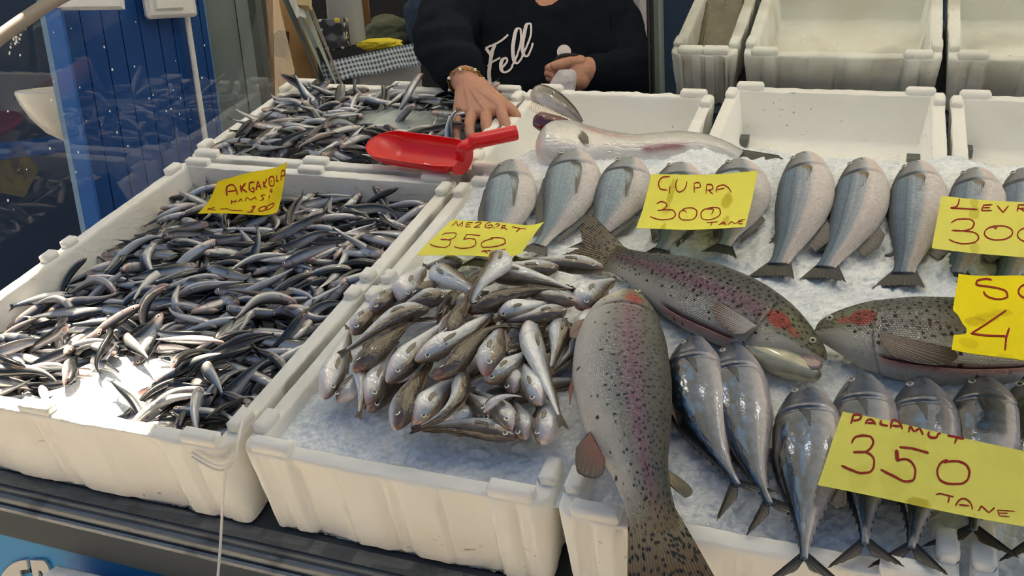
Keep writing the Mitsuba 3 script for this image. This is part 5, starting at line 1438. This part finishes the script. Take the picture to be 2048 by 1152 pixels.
def basin():
    c0 = at(160, 172, 2.75); r = 0.17
    th = np.linspace(0, 2 * np.pi, 48, endpoint=False); prof = [(1.0, 0), (1.02, -.006), (.97, -.03), (.86, -.062), (.66, -.098), (.40, -.122), (.12, -.13), (.10, -.115), (.38, -.105), (.62, -.084), (.80, -.055), (.91, -.025), (.965, -.002)]
    v = np.array([c0 + np.array([q * r * math.cos(t), q * r * math.sin(t), z * 1.25]) for q, z in prof for t in th]); n = 48
    f = grid_faces(len(prof) + 1, n, True); f = np.where(f >= len(prof) * n, f - len(prof) * n, f)
    k = thing('wash_basin', 'white porcelain wash basin half hidden behind the light blue post', 'sink')
    put('bowl', tm(v, f), 'm_porcelain', k, True)
    b0 = c0 + np.array([0, .0, -.15])
    put('pedestal', tube([np.array([*b0[:2], .02]), np.array([*b0[:2], .5]), b0], [.09, .065, .06], 24), 'm_porcelain', k, True)


basin()
flat('counter_board', [(-90, 296), (150, 268), (150, 300), (-90, 330)], [2.9, 3.0, 3.0, 2.9], 'm_blue', .02, label='dark blue ledge in the wash corner behind the glass', cat='ledge')
# electric box with conduit pipe
k = thing('meter_box', 'white plastic box on the blue wall with a pipe running down', 'electric box')
a, b_ = at(284, 0, 2.50), at(386, 0, 2.58)
ux = b_ - a; ux[2] = 0; w = np.linalg.norm(ux); ux /= w; uy = np.cross(VZ, ux)
zb = at(330, 37, 2.55)[2]
put('case', xf(box((0, -.026, 0), (w, .010, .35), .010), lambda v: np.array([a[0], a[1], zb]) + v[:, :1] * ux + v[:, 1:2] * uy + v[:, 2:] * VZ), 'm_white', k, 30)
put('cover', xf(box((.02, -.036, .02), (w * .72, -.024, .33), .006), lambda v: np.array([a[0], a[1], zb]) + v[:, :1] * ux + v[:, 1:2] * uy + v[:, 2:] * VZ), 'm_white', k, 30)
p0 = at(374, 34, 2.60)
put('pipe', tube([np.array([p0[0], p0[1], .05]), np.array([p0[0], p0[1], .7]), np.array([p0[0], p0[1], zb + .02])], .0078, 16), 'm_white', k, True)
flat('lamp_bar', [(104, -12), (238, -14), (240, 12), (108, 14)], 2.30, 'm_white', .03, label='white bar along the top of the blue wall', cat='lamp')

# grey metal panels, dark jamb, sack and the leaning window frame
put('wall_panel', vplate(436, 2.78, 495, 2.80, 0.0, 2.34, 0.03), 'm_greywall', kind='structure', label='grey green metal wall panel')
put('wall_panel', vplate(497, 2.79, 536, 2.80, 0.0, 2.34, 0.03), 'm_greywall', kind='structure', label='grey green metal wall panel')
put('wall_jamb', vplate(536, 2.78, 548, 2.80, 0.0, 2.34, 0.03), 'm_trimdark', kind='structure', label='dark door jamb')


def drape(corner_px, depth, amp, folds, seed):
    a, b_, c_, d = [at(*q, depth) for q in corner_px]
    n, m = 40, 24; u = np.linspace(0, 1, n)[:, None, None]; v = np.linspace(0, 1, m)[None, :, None]
    P = a * (1 - v) * (1 - u) + b_ * v * (1 - u) + c_ * v * u + d * (1 - v) * u
    off = amp * (np.sin(v * folds * 2 * np.pi + 1.5 * np.sin(u * 3 + seed)) + .6 * np.sin(v * 5 + u * 4 + seed)) - .004 + 0 * u
    P2 = P + FWD * off; Q = P2 + FWD * .006
    vv = np.vstack([P2.reshape(-1, 3), Q.reshape(-1, 3)]); f = grid_faces(n, m); k = n * m
    rim = np.r_[np.arange(m), np.arange(1, n) * m + m - 1, (n - 1) * m + np.arange(m - 2, -1, -1), np.arange(n - 2, 0, -1) * m]; rn = np.roll(rim, -1)
    return tm(vv, np.vstack([f, f[:, ::-1] + k, np.stack([rim, rim + k, rn + k], 1), np.stack([rim, rn + k, rn], 1)]))


k = thing('hanging_sack', 'brown cloth hanging beside the leaning window frame', 'cloth')
put('cloth', drape([(522, -40), (612, -40), (650, 230), (548, 230)], 3.05, .025, 1.6, 1), 'm_cloth', k, True)
put('patch', drape([(545, 66), (576, 62), (580, 112), (552, 114)], 3.00, .008, 1, 2), 'm_brown', k, True, label='dark brown patch')
k = thing('window_frame', 'pale green leaning window frame with wrapped plastic at its top', 'window frame')
for x0, x1, mt, dp in ((552, 566, 'm_trimdark', 2.72), (566, 580, 'm_trim', 2.70), (582, 597, 'm_trim', 2.68), (597, 606, 'm_rubber', 2.69)):
    ms = quadplate(at(x0, -30, dp), at(x1, -30, dp), at(x1 + 72 * 1.2 - 4, 185, dp), at(x0 + 88 * 1.2 - 10, 185, dp), .03)
    put('bar', ms, mt, k)
put('plastic_wrap', drape([(575, -10), (604, -12), (612, 36), (592, 34)], 2.64, .006, 1.2, 4), 'm_white', k, True, label='crumpled clear white plastic')
flat('paper_box', [(592, -30), (616, -30), (616, 11), (594, 10)], 2.60, 'm_cardb', .05, label='small beige box fixed at the top of the leaning frame', cat='box')
scene['m_cardb'] = two(pr(hexrgb('b4a17c'), 0.8))


# table with gingham cloth
def gingham(p, n, uv):
    c = 1 / 0.014
    sx = uv.x * c; sy = uv.y * c
    fx = sx - dr.floor(sx); fy = sy - dr.floor(sy)
    a = dr.select(fx < 0.5, 1.0, 0.0); b = dr.select(fy < 0.5, 1.0, 0.0)
    t = (a + b) * 0.5
    return mix(mix((0.42, 0.45, 0.50), (0.07, 0.12, 0.20), t), (0.012, 0.03, 0.06), a * b)


scene['m_gingham'] = two(pr(proc(gingham), 0.8))


def sheet_uv(a, b_, c_, d, n=24, m=40, wav=0.0):
    u = np.linspace(0, 1, n)[:, None, None]; v = np.linspace(0, 1, m)[None, :, None]
    P = a * (1 - v) * (1 - u) + b_ * v * (1 - u) + c_ * v * u + d * (1 - v) * u
    nn = np.cross(b_ - a, d - a); nn /= np.linalg.norm(nn)
    P = P + nn * wav * np.sin(v * 16) * u
    uv = np.stack([(v * np.linalg.norm(b_ - a) + 0 * u)[..., 0], (u * np.linalg.norm(d - a) + 0 * v)[..., 0]], -1).reshape(-1, 2)
    return tm(P.reshape(-1, 3), grid_faces(n, m)), uv


tk = thing('table', 'table under a blue and white checked cloth behind the seller', 'table')
ta, tb = at(640, 124, 2.75), at(838, 86, 3.05)
ta[2] = tb[2] = (ta[2] + tb[2]) / 2
ta, tb = at(640, 126, 2.70), at(838, 84, 2.98)
back = np.array([-.12, .62, 0.0])
zt = tb[2]
m1, uv1 = sheet_uv(ta, tb, tb + back, ta + back)
put('cloth_top', m1, 'm_gingham', tk, True, uv=uv1)
m2, uv2 = sheet_uv(ta, tb, at(856, 126, 2.97), at(652, 166, 2.69), wav=.006)
put('cloth_skirt', m2, 'm_gingham', tk, True, uv=uv2, label='checked cloth edge hanging over the table front')
put('table_body', quadplate(at(716, 122, 2.80), at(838, 98, 3.02), at(838, 98, 3.02) * [1, 1, 0] + [0, 0, .02], at(716, 122, 2.80) * [1, 1, 0] + [0, 0, .02], .03), 'm_greywhite', tk)
scene['m_greywhite'] = two(pr(hexrgb('8d8f92'), 0.6))


def on_table(px, py, d):
    return at(px, py, d)


def upright(name, pxs, top, bot, d, mat, depth_m, **k):
    a, b_ = at(pxs[0], bot, d), at(pxs[1], bot, d); zt_ = at(pxs[0], top, d)[2]
    ux = b_ - a; ux[2] = 0; w = np.linalg.norm(ux); ux /= w; uy = np.cross(VZ, ux)
    o = np.array([a[0], a[1], min(a[2], b_[2])])
    fn = lambda v: o + v[:, :1] * ux + v[:, 1:2] * uy + v[:, 2:] * VZ
    return put(name, xf(box((0, 0, 0), (w, depth_m, zt_ - o[2]), .004), fn), mat, smooth=False, **k), fn, w, zt_ - o[2]


def print_color(p, n, uv):
    a = noise(p.x * 40, p.y * 40, p.z * 40); b = noise(p.x * 55 + 9, p.y * 55, p.z * 55)
    c = mix((0.010, 0.012, 0.02), (0.10, 0.11, 0.14), smoothstep(0.5, 0.7, a))
    c = mix(c, (0.5, 0.42, 0.05), smoothstep(0.72, 0.8, b)); return mix(c, (0.45, 0.46, 0.5), smoothstep(0.74, 0.8, noise(p.x * 70, p.y * 70 + 5, p.z * 70)))


scene['m_print'] = two(pr(proc(print_color), 0.5))
upright('carton', (622, 642), 40, 96, 2.98, 'm_greywhite', .12, label='small white carton at the left of the printed box on the table', cat='box')
upright('printed_box', (643, 690), 38, 98, 2.96, 'm_print', .14, label='dark box with a yellow and white print on the checked table', cat='box')


def jug():
    c0 = at(697, 90, 3.12); r = .058
    prof = [(.0, 0), (.95, 0), (1.0, .01), (1.0, .10), (.98, .15), (.96, .17), (1.22, .185), (1.24, .195), (.9, .20), (.88, .28), (.5, .30), (0, .30)]
    th = np.linspace(0, 2 * np.pi, 40, endpoint=False)
    v = np.array([c0 + np.array([q * r * math.cos(t), q * r * math.sin(t), z]) for q, z in prof for t in th])
    k = thing('plastic_jug', 'white plastic bucket with a flared rim standing on the checked table', 'bucket')
    put('bucket', tm(v, grid_faces(len(prof), 40, True)), 'm_greywhite', k, 40)
    put('lid', tube([c0 + VZ * .302, c0 + VZ * .315], [.052, .05], 30), 'm_white', k, 40)


jug()
lump = lambda c_, rad, sq, seed: (lambda s: tm(np.asarray(c_) + (np.asarray(s.vertices) * (1 + .5 * (meshkit.fbm(np.asarray(s.vertices) * 2.2 + seed, 3) - .5)[:, None])) * np.array(rad) * sq, s.faces))(trimesh.creation.icosphere(subdivisions=4))
put('yellow_cloth', lump(at(760, 88, 3.05), (.075, .06, .018), 1, 3), 'm_yellow', smooth=True, label='crumpled yellow cloth lying on the checked table', cat='cloth')
put('sack', lump(at(780, 64, 3.3), (.10, .07, .055), 1, 7), 'm_sack', smooth=True, label='dull green sack on the table behind the yellow cloth', cat='sack')
put('wooden_post', vplate(728, 3.3, 741, 3.3, 0.02, 2.3, .03, py=60), 'm_brownwood', label='thin wooden post behind the white bucket', cat='post')
scene['m_brownwood'] = two(pr(hexrgb('6a4c2c'), 0.8))
put('bag', lump(at(838, 40, 3.2), (.05, .05, .09), 1, 11), 'm_navy', smooth=True, label='dark blue bag at the seller’s shoulder in the shadow'.replace('’', ''), cat='bag')
# interior shell
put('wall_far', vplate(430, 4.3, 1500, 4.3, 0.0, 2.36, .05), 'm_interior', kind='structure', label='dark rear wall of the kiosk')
# light door at the right
dk = 2.62
put('door_1', vplate(1180, dk, 1288, dk - .03, 0.02, 2.3, .03), 'm_door', kind='structure', label='pale grey door behind the seller')
for x0, x1, mt, nm in ((1284, 1297, 'm_door', 'frame_strip'), (1307, 1330, 'm_greywall', 'frame_strip')):
    put(nm, vplate(x0, dk - .05, x1, dk - .05, 0.02, 2.3, .04), mt, parent='door_1')
put('dark_gap', vplate(1297, dk - .02, 1307, dk - .02, 0.02, 2.3, .01), 'm_dark', parent='door_1', label='dark gap of the door')
put('painted_glint', quadplate(at(1300.5, 78, dk - .06), at(1304.5, 78, dk - .06), at(1305.5, 160, dk - .06), at(1301.5, 160, dk - .06), .004), 'm_painted_glint', parent='door_1', label='white strip painted as a glint on the door edge')
scene['m_painted_glint'] = two(pr((0.95, 0.95, 0.95), 0.3))  # plain white colour painted in place of a glint
put('wall_right', vplate(1316, dk - .04, 2200, 2.5, 0.0, 2.34, .05), 'm_navy', kind='structure', label='dark blue wall behind the raised crates')

# ------------------------------------------------------------------ glass side of the counter
GX = -0.612


def on_side(px, py, x=GX):
    d = RC @ np.array([(px - CXY[0]) / FPX, (py - CXY[1]) / FPX, 1.0])
    return CAMC + d * (x - CAMC[0]) / d[0]


arc_px = [(-190, 330), (-90, 178), (-20, 98), (40, 52), (100, 12), (170, -24), (260, -54)]
arc = spline([on_side(*q) for q in arc_px], 40)
top_end = arc[-1]
poly = [(p[1], p[2]) for p in arc] + [(1.16, arc[-1][2] + .06), (1.16, -.02), (.56, -.02), (.54, .05), (arc[0][1], .05)]
from shapely.geometry import Polygon
_gp = Polygon(poly)
gm = trimesh.creation.triangulate_polygon(_gp, engine='earcut')
gv = np.c_[np.full(len(gm[0]), GX), gm[0]]
gk = thing('side_glass', 'clear glass side panel left of the anchovy crates, spattered with drops', 'glass panel')
put('pane', tm(W(gv), gm[1]), 'm_glass', gk)
put('edge_trim', tube(W(arc + np.array([0, 0, .004])), .011, 14), 'm_rubber', gk, True, label='grey brown rubber edging along the curved glass')
_dr = np.random.default_rng(4)
ms = []
for k in range(120):
    q = (_dr.uniform(0, 430), _dr.uniform(40, 520)) if k > 34 else (_dr.normal(30, 9), _dr.normal(75, 16))
    c0 = on_side(*q)
    if not (c0[2] > .01 and _gp.contains(__import__('shapely').geometry.Point(c0[1], c0[2]).buffer(.004))):
        continue
    s = trimesh.creation.icosphere(subdivisions=1); r = _dr.uniform(.0007, .0022)
    ms.append(tm(W(c0 + np.asarray(s.vertices) * np.array([.35, 1, 1.2]) * r), s.faces))
put('droplets', cat_(ms), 'm_drop', gk, True, kind='stuff', label='pale dried drops on the glass')
scene['m_drop'] = two(pr((0.75, 0.78, 0.78), 0.3))
pm = thing('door_post', 'grey steel post standing in front of the dirty crate beside the door', 'post')
for x0, x1, mt, dp in ((1299, 1303, 'm_dark', 1.955), (1306, 1311, 'm_dark', 1.955), (1311, 1320, 'm_trimdark', 1.950), (1320, 1324, 'm_greywall', 1.955)):
    put('strip', vplate(x0, dp, x1, dp, 0.9, 1.75, .006), mt, pm)

# ------------------------------------------------------------------ the seller
def sph(c, r, seg=20):
    return m3.Manifold.sphere(float(r), seg).translate([float(x) for x in c])


def chain(joints):
    """joints: (point, radius); tapered limb through them"""
    out = []
    for (a, ra), (b_, rb) in zip(joints[:-1], joints[1:]):
        out.append(m3.Manifold.batch_hull([sph(a, ra), sph(b_, rb)]))
    return out


def hull(*js):
    return m3.Manifold.batch_hull([sph(c, r) for c, r in js])


def melt(parts, edge, it=12, cut=None):
    m = m3.Manifold.batch_boolean(parts, m3.OpType.Add)
    if cut is not None:
        m = m - cut
    m = m.refine_to_length(edge)
    q = m.to_mesh(); t = trimesh.Trimesh(q.vert_properties[:, :3], q.tri_verts, process=True)
    trimesh.smoothing.filter_taubin(t, lamb=.5, nu=.52, iterations=it)
    return t


scene['m_skin'] = two(pr(proc(lambda p, n, uv: mix(hexrgb('b5806a'), hexrgb('c4937c'), fbm(p.x * 60, p.y * 60, p.z * 60, 3))), 0.5, specular=0.4))
scene['m_sweater'] = two({'type': 'bumpmap', 'bump': proc(lambda p, n, uv: fbm(p.x * 26, p.y * 26, p.z * 26, 3) + .15 * noise(p.x * 700, p.y * 700, p.z * 700), 1e-3), 'scale': 0.010, 'bsdf': pr((0.005, 0.0075, 0.013), 0.9, specular=0.12)})
scene['m_jeans'] = two(pr(hexrgb('2a3040'), 0.85))
scene['m_print_white'] = two(pr(hexrgb('d8cfd0'), 0.7))
scene['m_hair'] = two(pr(hexrgb('2a1d14'), 0.5))
scene['m_gold'] = two(pr(hexrgb('b08d4a'), 0.3, metallic=0.9))
scene['m_bead'] = two(pr(hexrgb('d9d6cc'), 0.15, clearcoat=0.6))
scene['m_bag'] = {'type': 'principledthin', 'base_color': rgb(.82, .80, .84), 'roughness': .35, 'diff_trans': .8, 'spec_trans': .0}

J = lambda x, y, d: at(x, y, d)
neck = J(1094, -40, 2.26); chest = J(1090, 60, 2.24); waist = J(1095, 190, 2.22)
SL, SRr = J(1200, -8, 2.27), J(962, -14, 2.24)      # shoulders at the right and left of the picture
lat = SL - SRr; lat[2] = 0; lat /= np.linalg.norm(lat); fr_ = np.cross(VZ, lat)
if fr_ @ FWD > 0:
    fr_ = -fr_                                        # the way she faces
hipc = waist - VZ * .20; hipc[2] = .72
person = thing('person', 'seller in a black sweatshirt with white script lettering reaching into the anchovy crate', 'person')
# right arm (left in the picture), reaching down to the fish
elb_r, wri_r = J(884, 72, 2.08), J(930, 160, 1.915)
# left arm (right in the picture), folded in front
elb_l, wri_l = J(1262, 146, 2.16), J(1178, 142, 2.06)
# ---- body: one figure
head_c = neck + VZ * .16 + fr_ * .03
bodyp = [hull((neck - VZ * .05, .058), (neck + VZ * .07, .054)), hull((J(1094, -10, 2.22), .045), (neck, .05)), hull((SL - VZ * .05 - lat * .03, .055), (SRr - VZ * .05 + lat * .03, .055), (chest, .08)), hull((chest + lat * .05, .085), (chest - lat * .05, .085), (waist + lat * .05, .085), (waist - lat * .05, .085)),
         hull((waist + lat * .05, .085), (waist - lat * .05, .085), (hipc + lat * .07, .11), (hipc - lat * .07, .11)),
         hull((head_c + VZ * .02, .078), (head_c - VZ * .045 + fr_ * .012, .062), (head_c + VZ * .03 - fr_ * .02, .085)), hull((head_c - VZ * .085 + fr_ * .045, .022), (head_c - VZ * .05 + fr_ * .02, .05)),
         hull((head_c + fr_ * .085 - VZ * .005, .009), (head_c + fr_ * .100 - VZ * .028, .013)), hull((head_c + fr_ * .078 - VZ * .058 + lat * .016, .009), (head_c + fr_ * .078 - VZ * .058 - lat * .016, .009))]
for s in (1, -1):
    bodyp.append(hull((head_c + lat * s * .083 - VZ * .01, .012), (head_c + lat * s * .083 + VZ * .022 - fr_ * .008, .016)))
    hip = hipc + lat * s * .085; knee = np.array([*(hip + fr_ * .03)[:2], .42]); ank = np.array([*(hip - fr_ * .01)[:2], .09])
    bodyp += chain([(hip, .095), (knee, .062), (ank, .042)]); bodyp.append(hull((np.array([*ank[:2], .05]), .04), (np.array([*(ank + fr_ * .14)[:2], .04]), .034)))
bodyp += chain([(SRr, .055), (elb_r, .045), (wri_r, .030)]) + chain([(SL, .055), (elb_l, .045), (wri_l, .030)])
body = melt(bodyp, .018, 6)


def hand_mesh(parts):
    return melt(parts, .0030, 10)


# right hand, back up, fingers down into the fish
kn = [J(918, 222, 1.868), J(944, 226, 1.857), J(973, 225, 1.850), J(1000, 216, 1.848)]     # little ... index
hand_r = chain([(wri_r, .029), (J(937, 172, 1.900), .028)])
for q, rr in zip(kn, (.0125, .0135, .0140, .0135)):
    hand_r.append(hull((J(935, 172, 1.897), .024), (q, rr), (J(958, 176, 1.890), .022)))
for a, b_ in zip(kn[:-1], kn[1:]):
    hand_r.append(hull((a, .0125), (b_, .0125), (J(945, 185, 1.885), .020)))
fing = [[kn[0], J(912, 246, 1.848), J(911, 264, 1.836), J(914, 276, 1.834)], [kn[1], J(938, 252, 1.833), J(940, 270, 1.822), J(943, 284, 1.820)], [kn[2], J(972, 250, 1.826), J(976, 268, 1.815), J(981, 280, 1.815)], [kn[3], J(1008, 240, 1.826), J(1015, 257, 1.818), J(1014, 268, 1.818)]]
for P, r0 in zip(fing, (.0095, .0105, .0110, .0108)):
    hand_r += chain([(P[0], r0 + .0015), (P[1], r0), (P[2], r0 - .001), (P[3], r0 - .0022)])
hand_r += [hull((J(955, 176, 1.892), .022), (J(984, 196, 1.872), .0165), (kn[3], .012))] + chain([(J(972, 186, 1.882), .018), (J(1003, 206, 1.862), .0135), (J(1024, 222, 1.852), .0115), (J(1034, 231, 1.848), .0085)])
hr = hand_mesh(hand_r)
# left hand: fist pinching the bag
pc = J(1150, 146, 2.035)
hand_l = chain([(wri_l, .030), (J(1166, 142, 2.05), .029)]) + [hull((J(1164, 140, 2.05), .026), (J(1146, 128, 2.03), .015), (J(1148, 158, 2.035), .020), (J(1160, 160, 2.045), .022))]
hand_l += chain([(J(1160, 124, 2.035), .015), (J(1138, 122, 2.018), .0125), (J(1118, 129, 2.012), .0110), (J(1108, 132, 2.012), .0088)])
for k, (y0, y1, x1) in enumerate(((128, 137, 1098), (138, 147, 1097), (148, 156, 1100), (157, 163, 1107))):
    hand_l += chain([(J(1146, y0, 2.045), .0125), (J(1116, y0 + 1, 2.062), .0108), (J(x1, y1, 2.048), .0100), (J(x1 + 10, y1 + 4, 2.030), .0085)])
hl = hand_mesh(hand_l)
bm = cat_([tm(body.vertices, body.faces), tm(hr.vertices, hr.faces), tm(hl.vertices, hl.faces)])
put('body', bm, 'm_skin', person, True)
for s in (1, -1):
    e0 = head_c + fr_ * .088 + lat * s * .031 + VZ * .012
    put('eye', tm(e0 + np.asarray(trimesh.creation.icosphere(subdivisions=2).vertices) * .0105, trimesh.creation.icosphere(subdivisions=2).faces), 'm_hair', person, True)
put('hair', melt([hull((head_c + VZ * .05 - fr_ * .02, .094), (head_c - fr_ * .035, .092)), hull((head_c - fr_ * .05, .07), (head_c - fr_ * .05 - VZ * .12, .05))] + [hull((head_c + lat * s * .06 + VZ * .04 - fr_ * .01, .045), (head_c + lat * s * .07 - VZ * .06 - fr_ * .03, .03)) for s in (1, -1)], .015, 6), 'm_hair', person, True)
# trousers
tr = [hull((hipc + lat * .07, .142), (hipc - lat * .07, .142), (hipc + lat * .05 + VZ * .12, .135), (hipc - lat * .05 + VZ * .12, .135))]
for s in (1, -1):
    hip = hipc + lat * s * .085; knee = np.array([*(hip + fr_ * .03)[:2], .42]); ank = np.array([*(hip - fr_ * .01)[:2], .10])
    tr += chain([(hip, .105), (knee, .075), (ank, .060)])
put('trousers', melt(tr, .02, 5), 'm_jeans', person, True)
# sweatshirt: torso, sleeves with slouch, cuffs
off = lambda p, a, b_, c_: p + lat * a + fr_ * b_ + VZ * c_
sw = [hull((off(SL, -.01, 0, -.045), .085), (off(SRr, .01, 0, -.045), .085), (off(chest, .10, .0, -.02), .105), (off(chest, -.10, .0, -.02), .105), (off(neck, 0, -.02, -.075), .075)),
      hull((off(chest, .10, 0, 0), .115), (off(chest, -.10, 0, 0), .115), (off(waist, .11, 0, 0), .115), (off(waist, -.11, 0, 0), .115)),
      hull((off(waist, .11, 0, 0), .115), (off(waist, -.11, 0, 0), .115), (off(hipc, .09, 0, .04), .13), (off(hipc, -.09, 0, .04), .13))]
sw += chain([(off(SRr, .01, 0, -.02), .082), (J(905, 28, 2.17), .076), (elb_r, .066), (J(905, 118, 2.00), .062), (J(922, 142, 1.950), .052)])
sw += chain([(off(SL, -.01, 0, -.02), .084), (J(1228, 66, 2.24), .074), (elb_l, .062), (J(1226, 152, 2.12), .054), (J(1190, 148, 2.075), .044)])
collar = J(1094, -36, 2.13)
swm = melt(sw, .012, 10, cut=m3.Manifold.batch_hull([sph(collar, .056), sph(neck + VZ * .06, .060)]))
v = np.asarray(swm.vertices); nrm_ = np.asarray(swm.vertex_normals)
swm.vertices = v + nrm_ * ((meshkit.fbm(v * np.array([11, 11, 17]), 3, 5) - .5) * .016 + .004 * np.sin(v[:, 2] * 90 + 8 * meshkit.noise(v * 9)) * np.exp(-((np.linalg.norm(v - (elb_r + wri_r) / 2, axis=1)) / .13) ** 2))[:, None]
# crew neck opening
nd = np.linalg.norm((v - (neck + VZ * .012)) - ((v - (neck + VZ * .012)) @ VZ)[:, None] * VZ, axis=1)
put('sweatshirt', swm, 'm_sweater', person, True, label='black sweatshirt')


def ray_mesh(m, px):
    V, Fc = np.asarray(m.vertices), np.asarray(m.faces); A, B, C = V[Fc[:, 0]], V[Fc[:, 1]], V[Fc[:, 2]]; e1, e2 = B - A, C - A
    out = []
    for q in px:
        d = at(q[0], q[1], 1.0) - EYE; h = np.cross(d, e2); a = (e1 * h).sum(1); a = np.where(np.abs(a) < 1e-12, 1e-12, a); s = EYE - A; u = (s * h).sum(1) / a; qv = np.cross(s, e1); w = (qv @ d) / a; t = (e2 * qv).sum(1) / a
        ok = (u >= 0) & (w >= 0) & (u + w <= 1) & (t > 0)
        out.append(EYE + d * (t[ok].min() if ok.any() else 2.1))
    return np.array(out)


FELL = [[(560, 415), (590, 400), (640, 380), (700, 345), (752, 298)], [(640, 385), (615, 450), (600, 540), (590, 620), (598, 720)], [(578, 570), (605, 540), (640, 520), (685, 495)], [(562, 415), (585, 445), (602, 470)],
        [(690, 590), (720, 560), (745, 520), (735, 495), (705, 510), (690, 560), (695, 600), (720, 622), (760, 605), (790, 565)], [(785, 565), (830, 470), (862, 330), (858, 250), (835, 245), (803, 330), (792, 430), (802, 520), (825, 545), (860, 510), (880, 465)],
        [(870, 480), (910, 400), (948, 270), (945, 205), (920, 205), (888, 300), (873, 400), (885, 470), (910, 485), (940, 440), (962, 370)]]
for s in FELL:
    P = np.array(s, float); d = np.r_[0, np.cumsum(np.linalg.norm(np.diff(P, axis=0), axis=1))]; t = np.linspace(0, d[-1], max(10, int(d[-1] / 9)))
    P = np.stack([PchipInterpolator(d, P[:, i])(t) for i in range(2)], 1); P[1:-1] = .25 * P[:-2] + .5 * P[1:-1] + .25 * P[2:]
    tg = np.gradient(P, axis=0); tg /= np.linalg.norm(tg, axis=1, keepdims=True); pn = np.c_[-tg[:, 1], tg[:, 0]]
    w = (17 + 15 * np.clip(tg[:, 1], 0, 1) ** 2)[:, None]
    to = lambda q: np.c_[840 + q[:, 0] / 4.2667, q[:, 1] / 4.2667]
    rows = [ray_mesh(swm, to(P + pn * w * k)) for k in (-.5, 0, .5)]
    n = len(P); vv = np.vstack(rows) - FWD * .0035
    f = np.vstack([grid_faces(3, n)])
    put('lettering', tm(vv, f), 'm_print_white', person, True, label='white script lettering on the chest')
# bracelet: gold chain with pale beads
bc = J(931, 158, 1.915); ax_ = (kn[1] - wri_r); ax_ /= np.linalg.norm(ax_)
e1 = np.cross(ax_, FWD); e1 /= np.linalg.norm(e1); e2 = np.cross(ax_, e1)
br = thing('bracelet', 'gold chain bracelet with pale stones on the reaching wrist', 'bracelet')
ringc = wri_r + ax_ * .004
for k in range(22):
    a = 2 * np.pi * k / 22; c0 = ringc + (e1 * math.cos(a) + e2 * math.sin(a)) * .0335 + ax_ * .003 * math.sin(a * 2)
    tdir = -e1 * math.sin(a) + e2 * math.cos(a); n2 = ax_ if k % 2 else (e1 * math.cos(a) + e2 * math.sin(a))
    lp = [c0 + tdir * .0052 * math.cos(b2) + n2 * .0030 * math.sin(b2) for b2 in np.linspace(0, 2 * np.pi, 15)]
    put('link', tube(lp, .0011, 6, False), 'm_gold', br, True)
for k in range(0, 22, 3):
    a = 2 * np.pi * k / 22; c0 = ringc + (e1 * math.cos(a) + e2 * math.sin(a)) * .0365 + ax_ * .004
    s = trimesh.creation.icosphere(subdivisions=2); put('stone', tm(c0 + np.asarray(s.vertices) * .0034, s.faces), 'm_bead', br, True)


def bag():
    pts = [[(1118, 140, 2.00), (1130, 139, 1.995), (1142, 138, 2.0), (1150, 142, 2.01)], [(1108, 152, 2.0), (1124, 156, 1.985), (1140, 148, 1.99), (1153, 152, 2.005)], [(1100, 168, 2.0), (1120, 170, 1.985), (1138, 162, 1.985), (1152, 168, 2.0)], [(1096, 186, 2.0), (1118, 188, 1.985), (1136, 184, 1.985), (1150, 190, 2.0)]]
    G = np.array([[J(*q) for q in r] for r in pts]); n, m = 26, 26
    R = np.array([spline(r, m) for r in G]); S = np.array([spline(R[:, k], n) for k in range(m)]).transpose(1, 0, 2)
    S = S + FWD * ((meshkit.fbm(S * 45, 3) - .5) * .018)[..., None]
    put('plastic_bag', tm(S.reshape(-1, 3), grid_faces(n, m)), 'm_bag', smooth=True, label='thin white plastic bag hanging from the folded hand', cat='plastic bag')


bag()
kk = thing('wristwatch', 'white faced watch with a black strap at the folded hand', 'watch')
wc, wd_ = J(1128, 104, 2.03), np.array([0, 0, 0])
cyl = trimesh.creation.cylinder(radius=.0150, height=.006, sections=40)
Rz = np.stack([RIGHT * .95 - DOWN * .3, -DOWN * .95 - RIGHT * .3, -FWD], 1); Rz /= np.linalg.norm(Rz, axis=0)
put('face', tm(wc + np.asarray(cyl.vertices) @ Rz.T, cyl.faces), 'm_print_white', kk, 40)
put('strap', tube(spline([J(1112, 122, 2.015), J(1122, 112, 2.008), J(1138, 110, 2.010), J(1152, 112, 2.022), J(1158, 118, 2.035)], 24), .0042, 10), 'm_dark', kk, True)

# ------------------------------------------------------------------ added unseen bulbs under the awning, for glints on the fish
for k, (x, y) in enumerate(((0.30, 0.42), (1.05, 0.55), (-0.35, 0.62))):
    b = thing('added_glint_bulb', ('added unseen bulb under the awning for glints on the sea bream', 'added unseen bulb under the awning for glints on the sea bass', 'added unseen bulb under the awning for glints on the anchovies')[k], 'lamp')
    s = trimesh.creation.icosphere(subdivisions=3)
    scene[key_for('bulb', b)] = mikit.ply(tm(np.array([x, y, 2.12]) + np.asarray(s.vertices) * .032, s.faces), 'm_white', True, emitter={'type': 'area', 'radiance': rgb(42.0, 40.0, 36.0)})
    put('socket', tube([np.array([x, y, 2.145]), np.array([x, y, 2.20])], [.018, .016], 16), 'm_dark', b, 40)
    put('cord', tube([np.array([x, y, 2.20]), np.array([x, y, AWZ - .001])], .003, 8), 'm_dark', b, True)
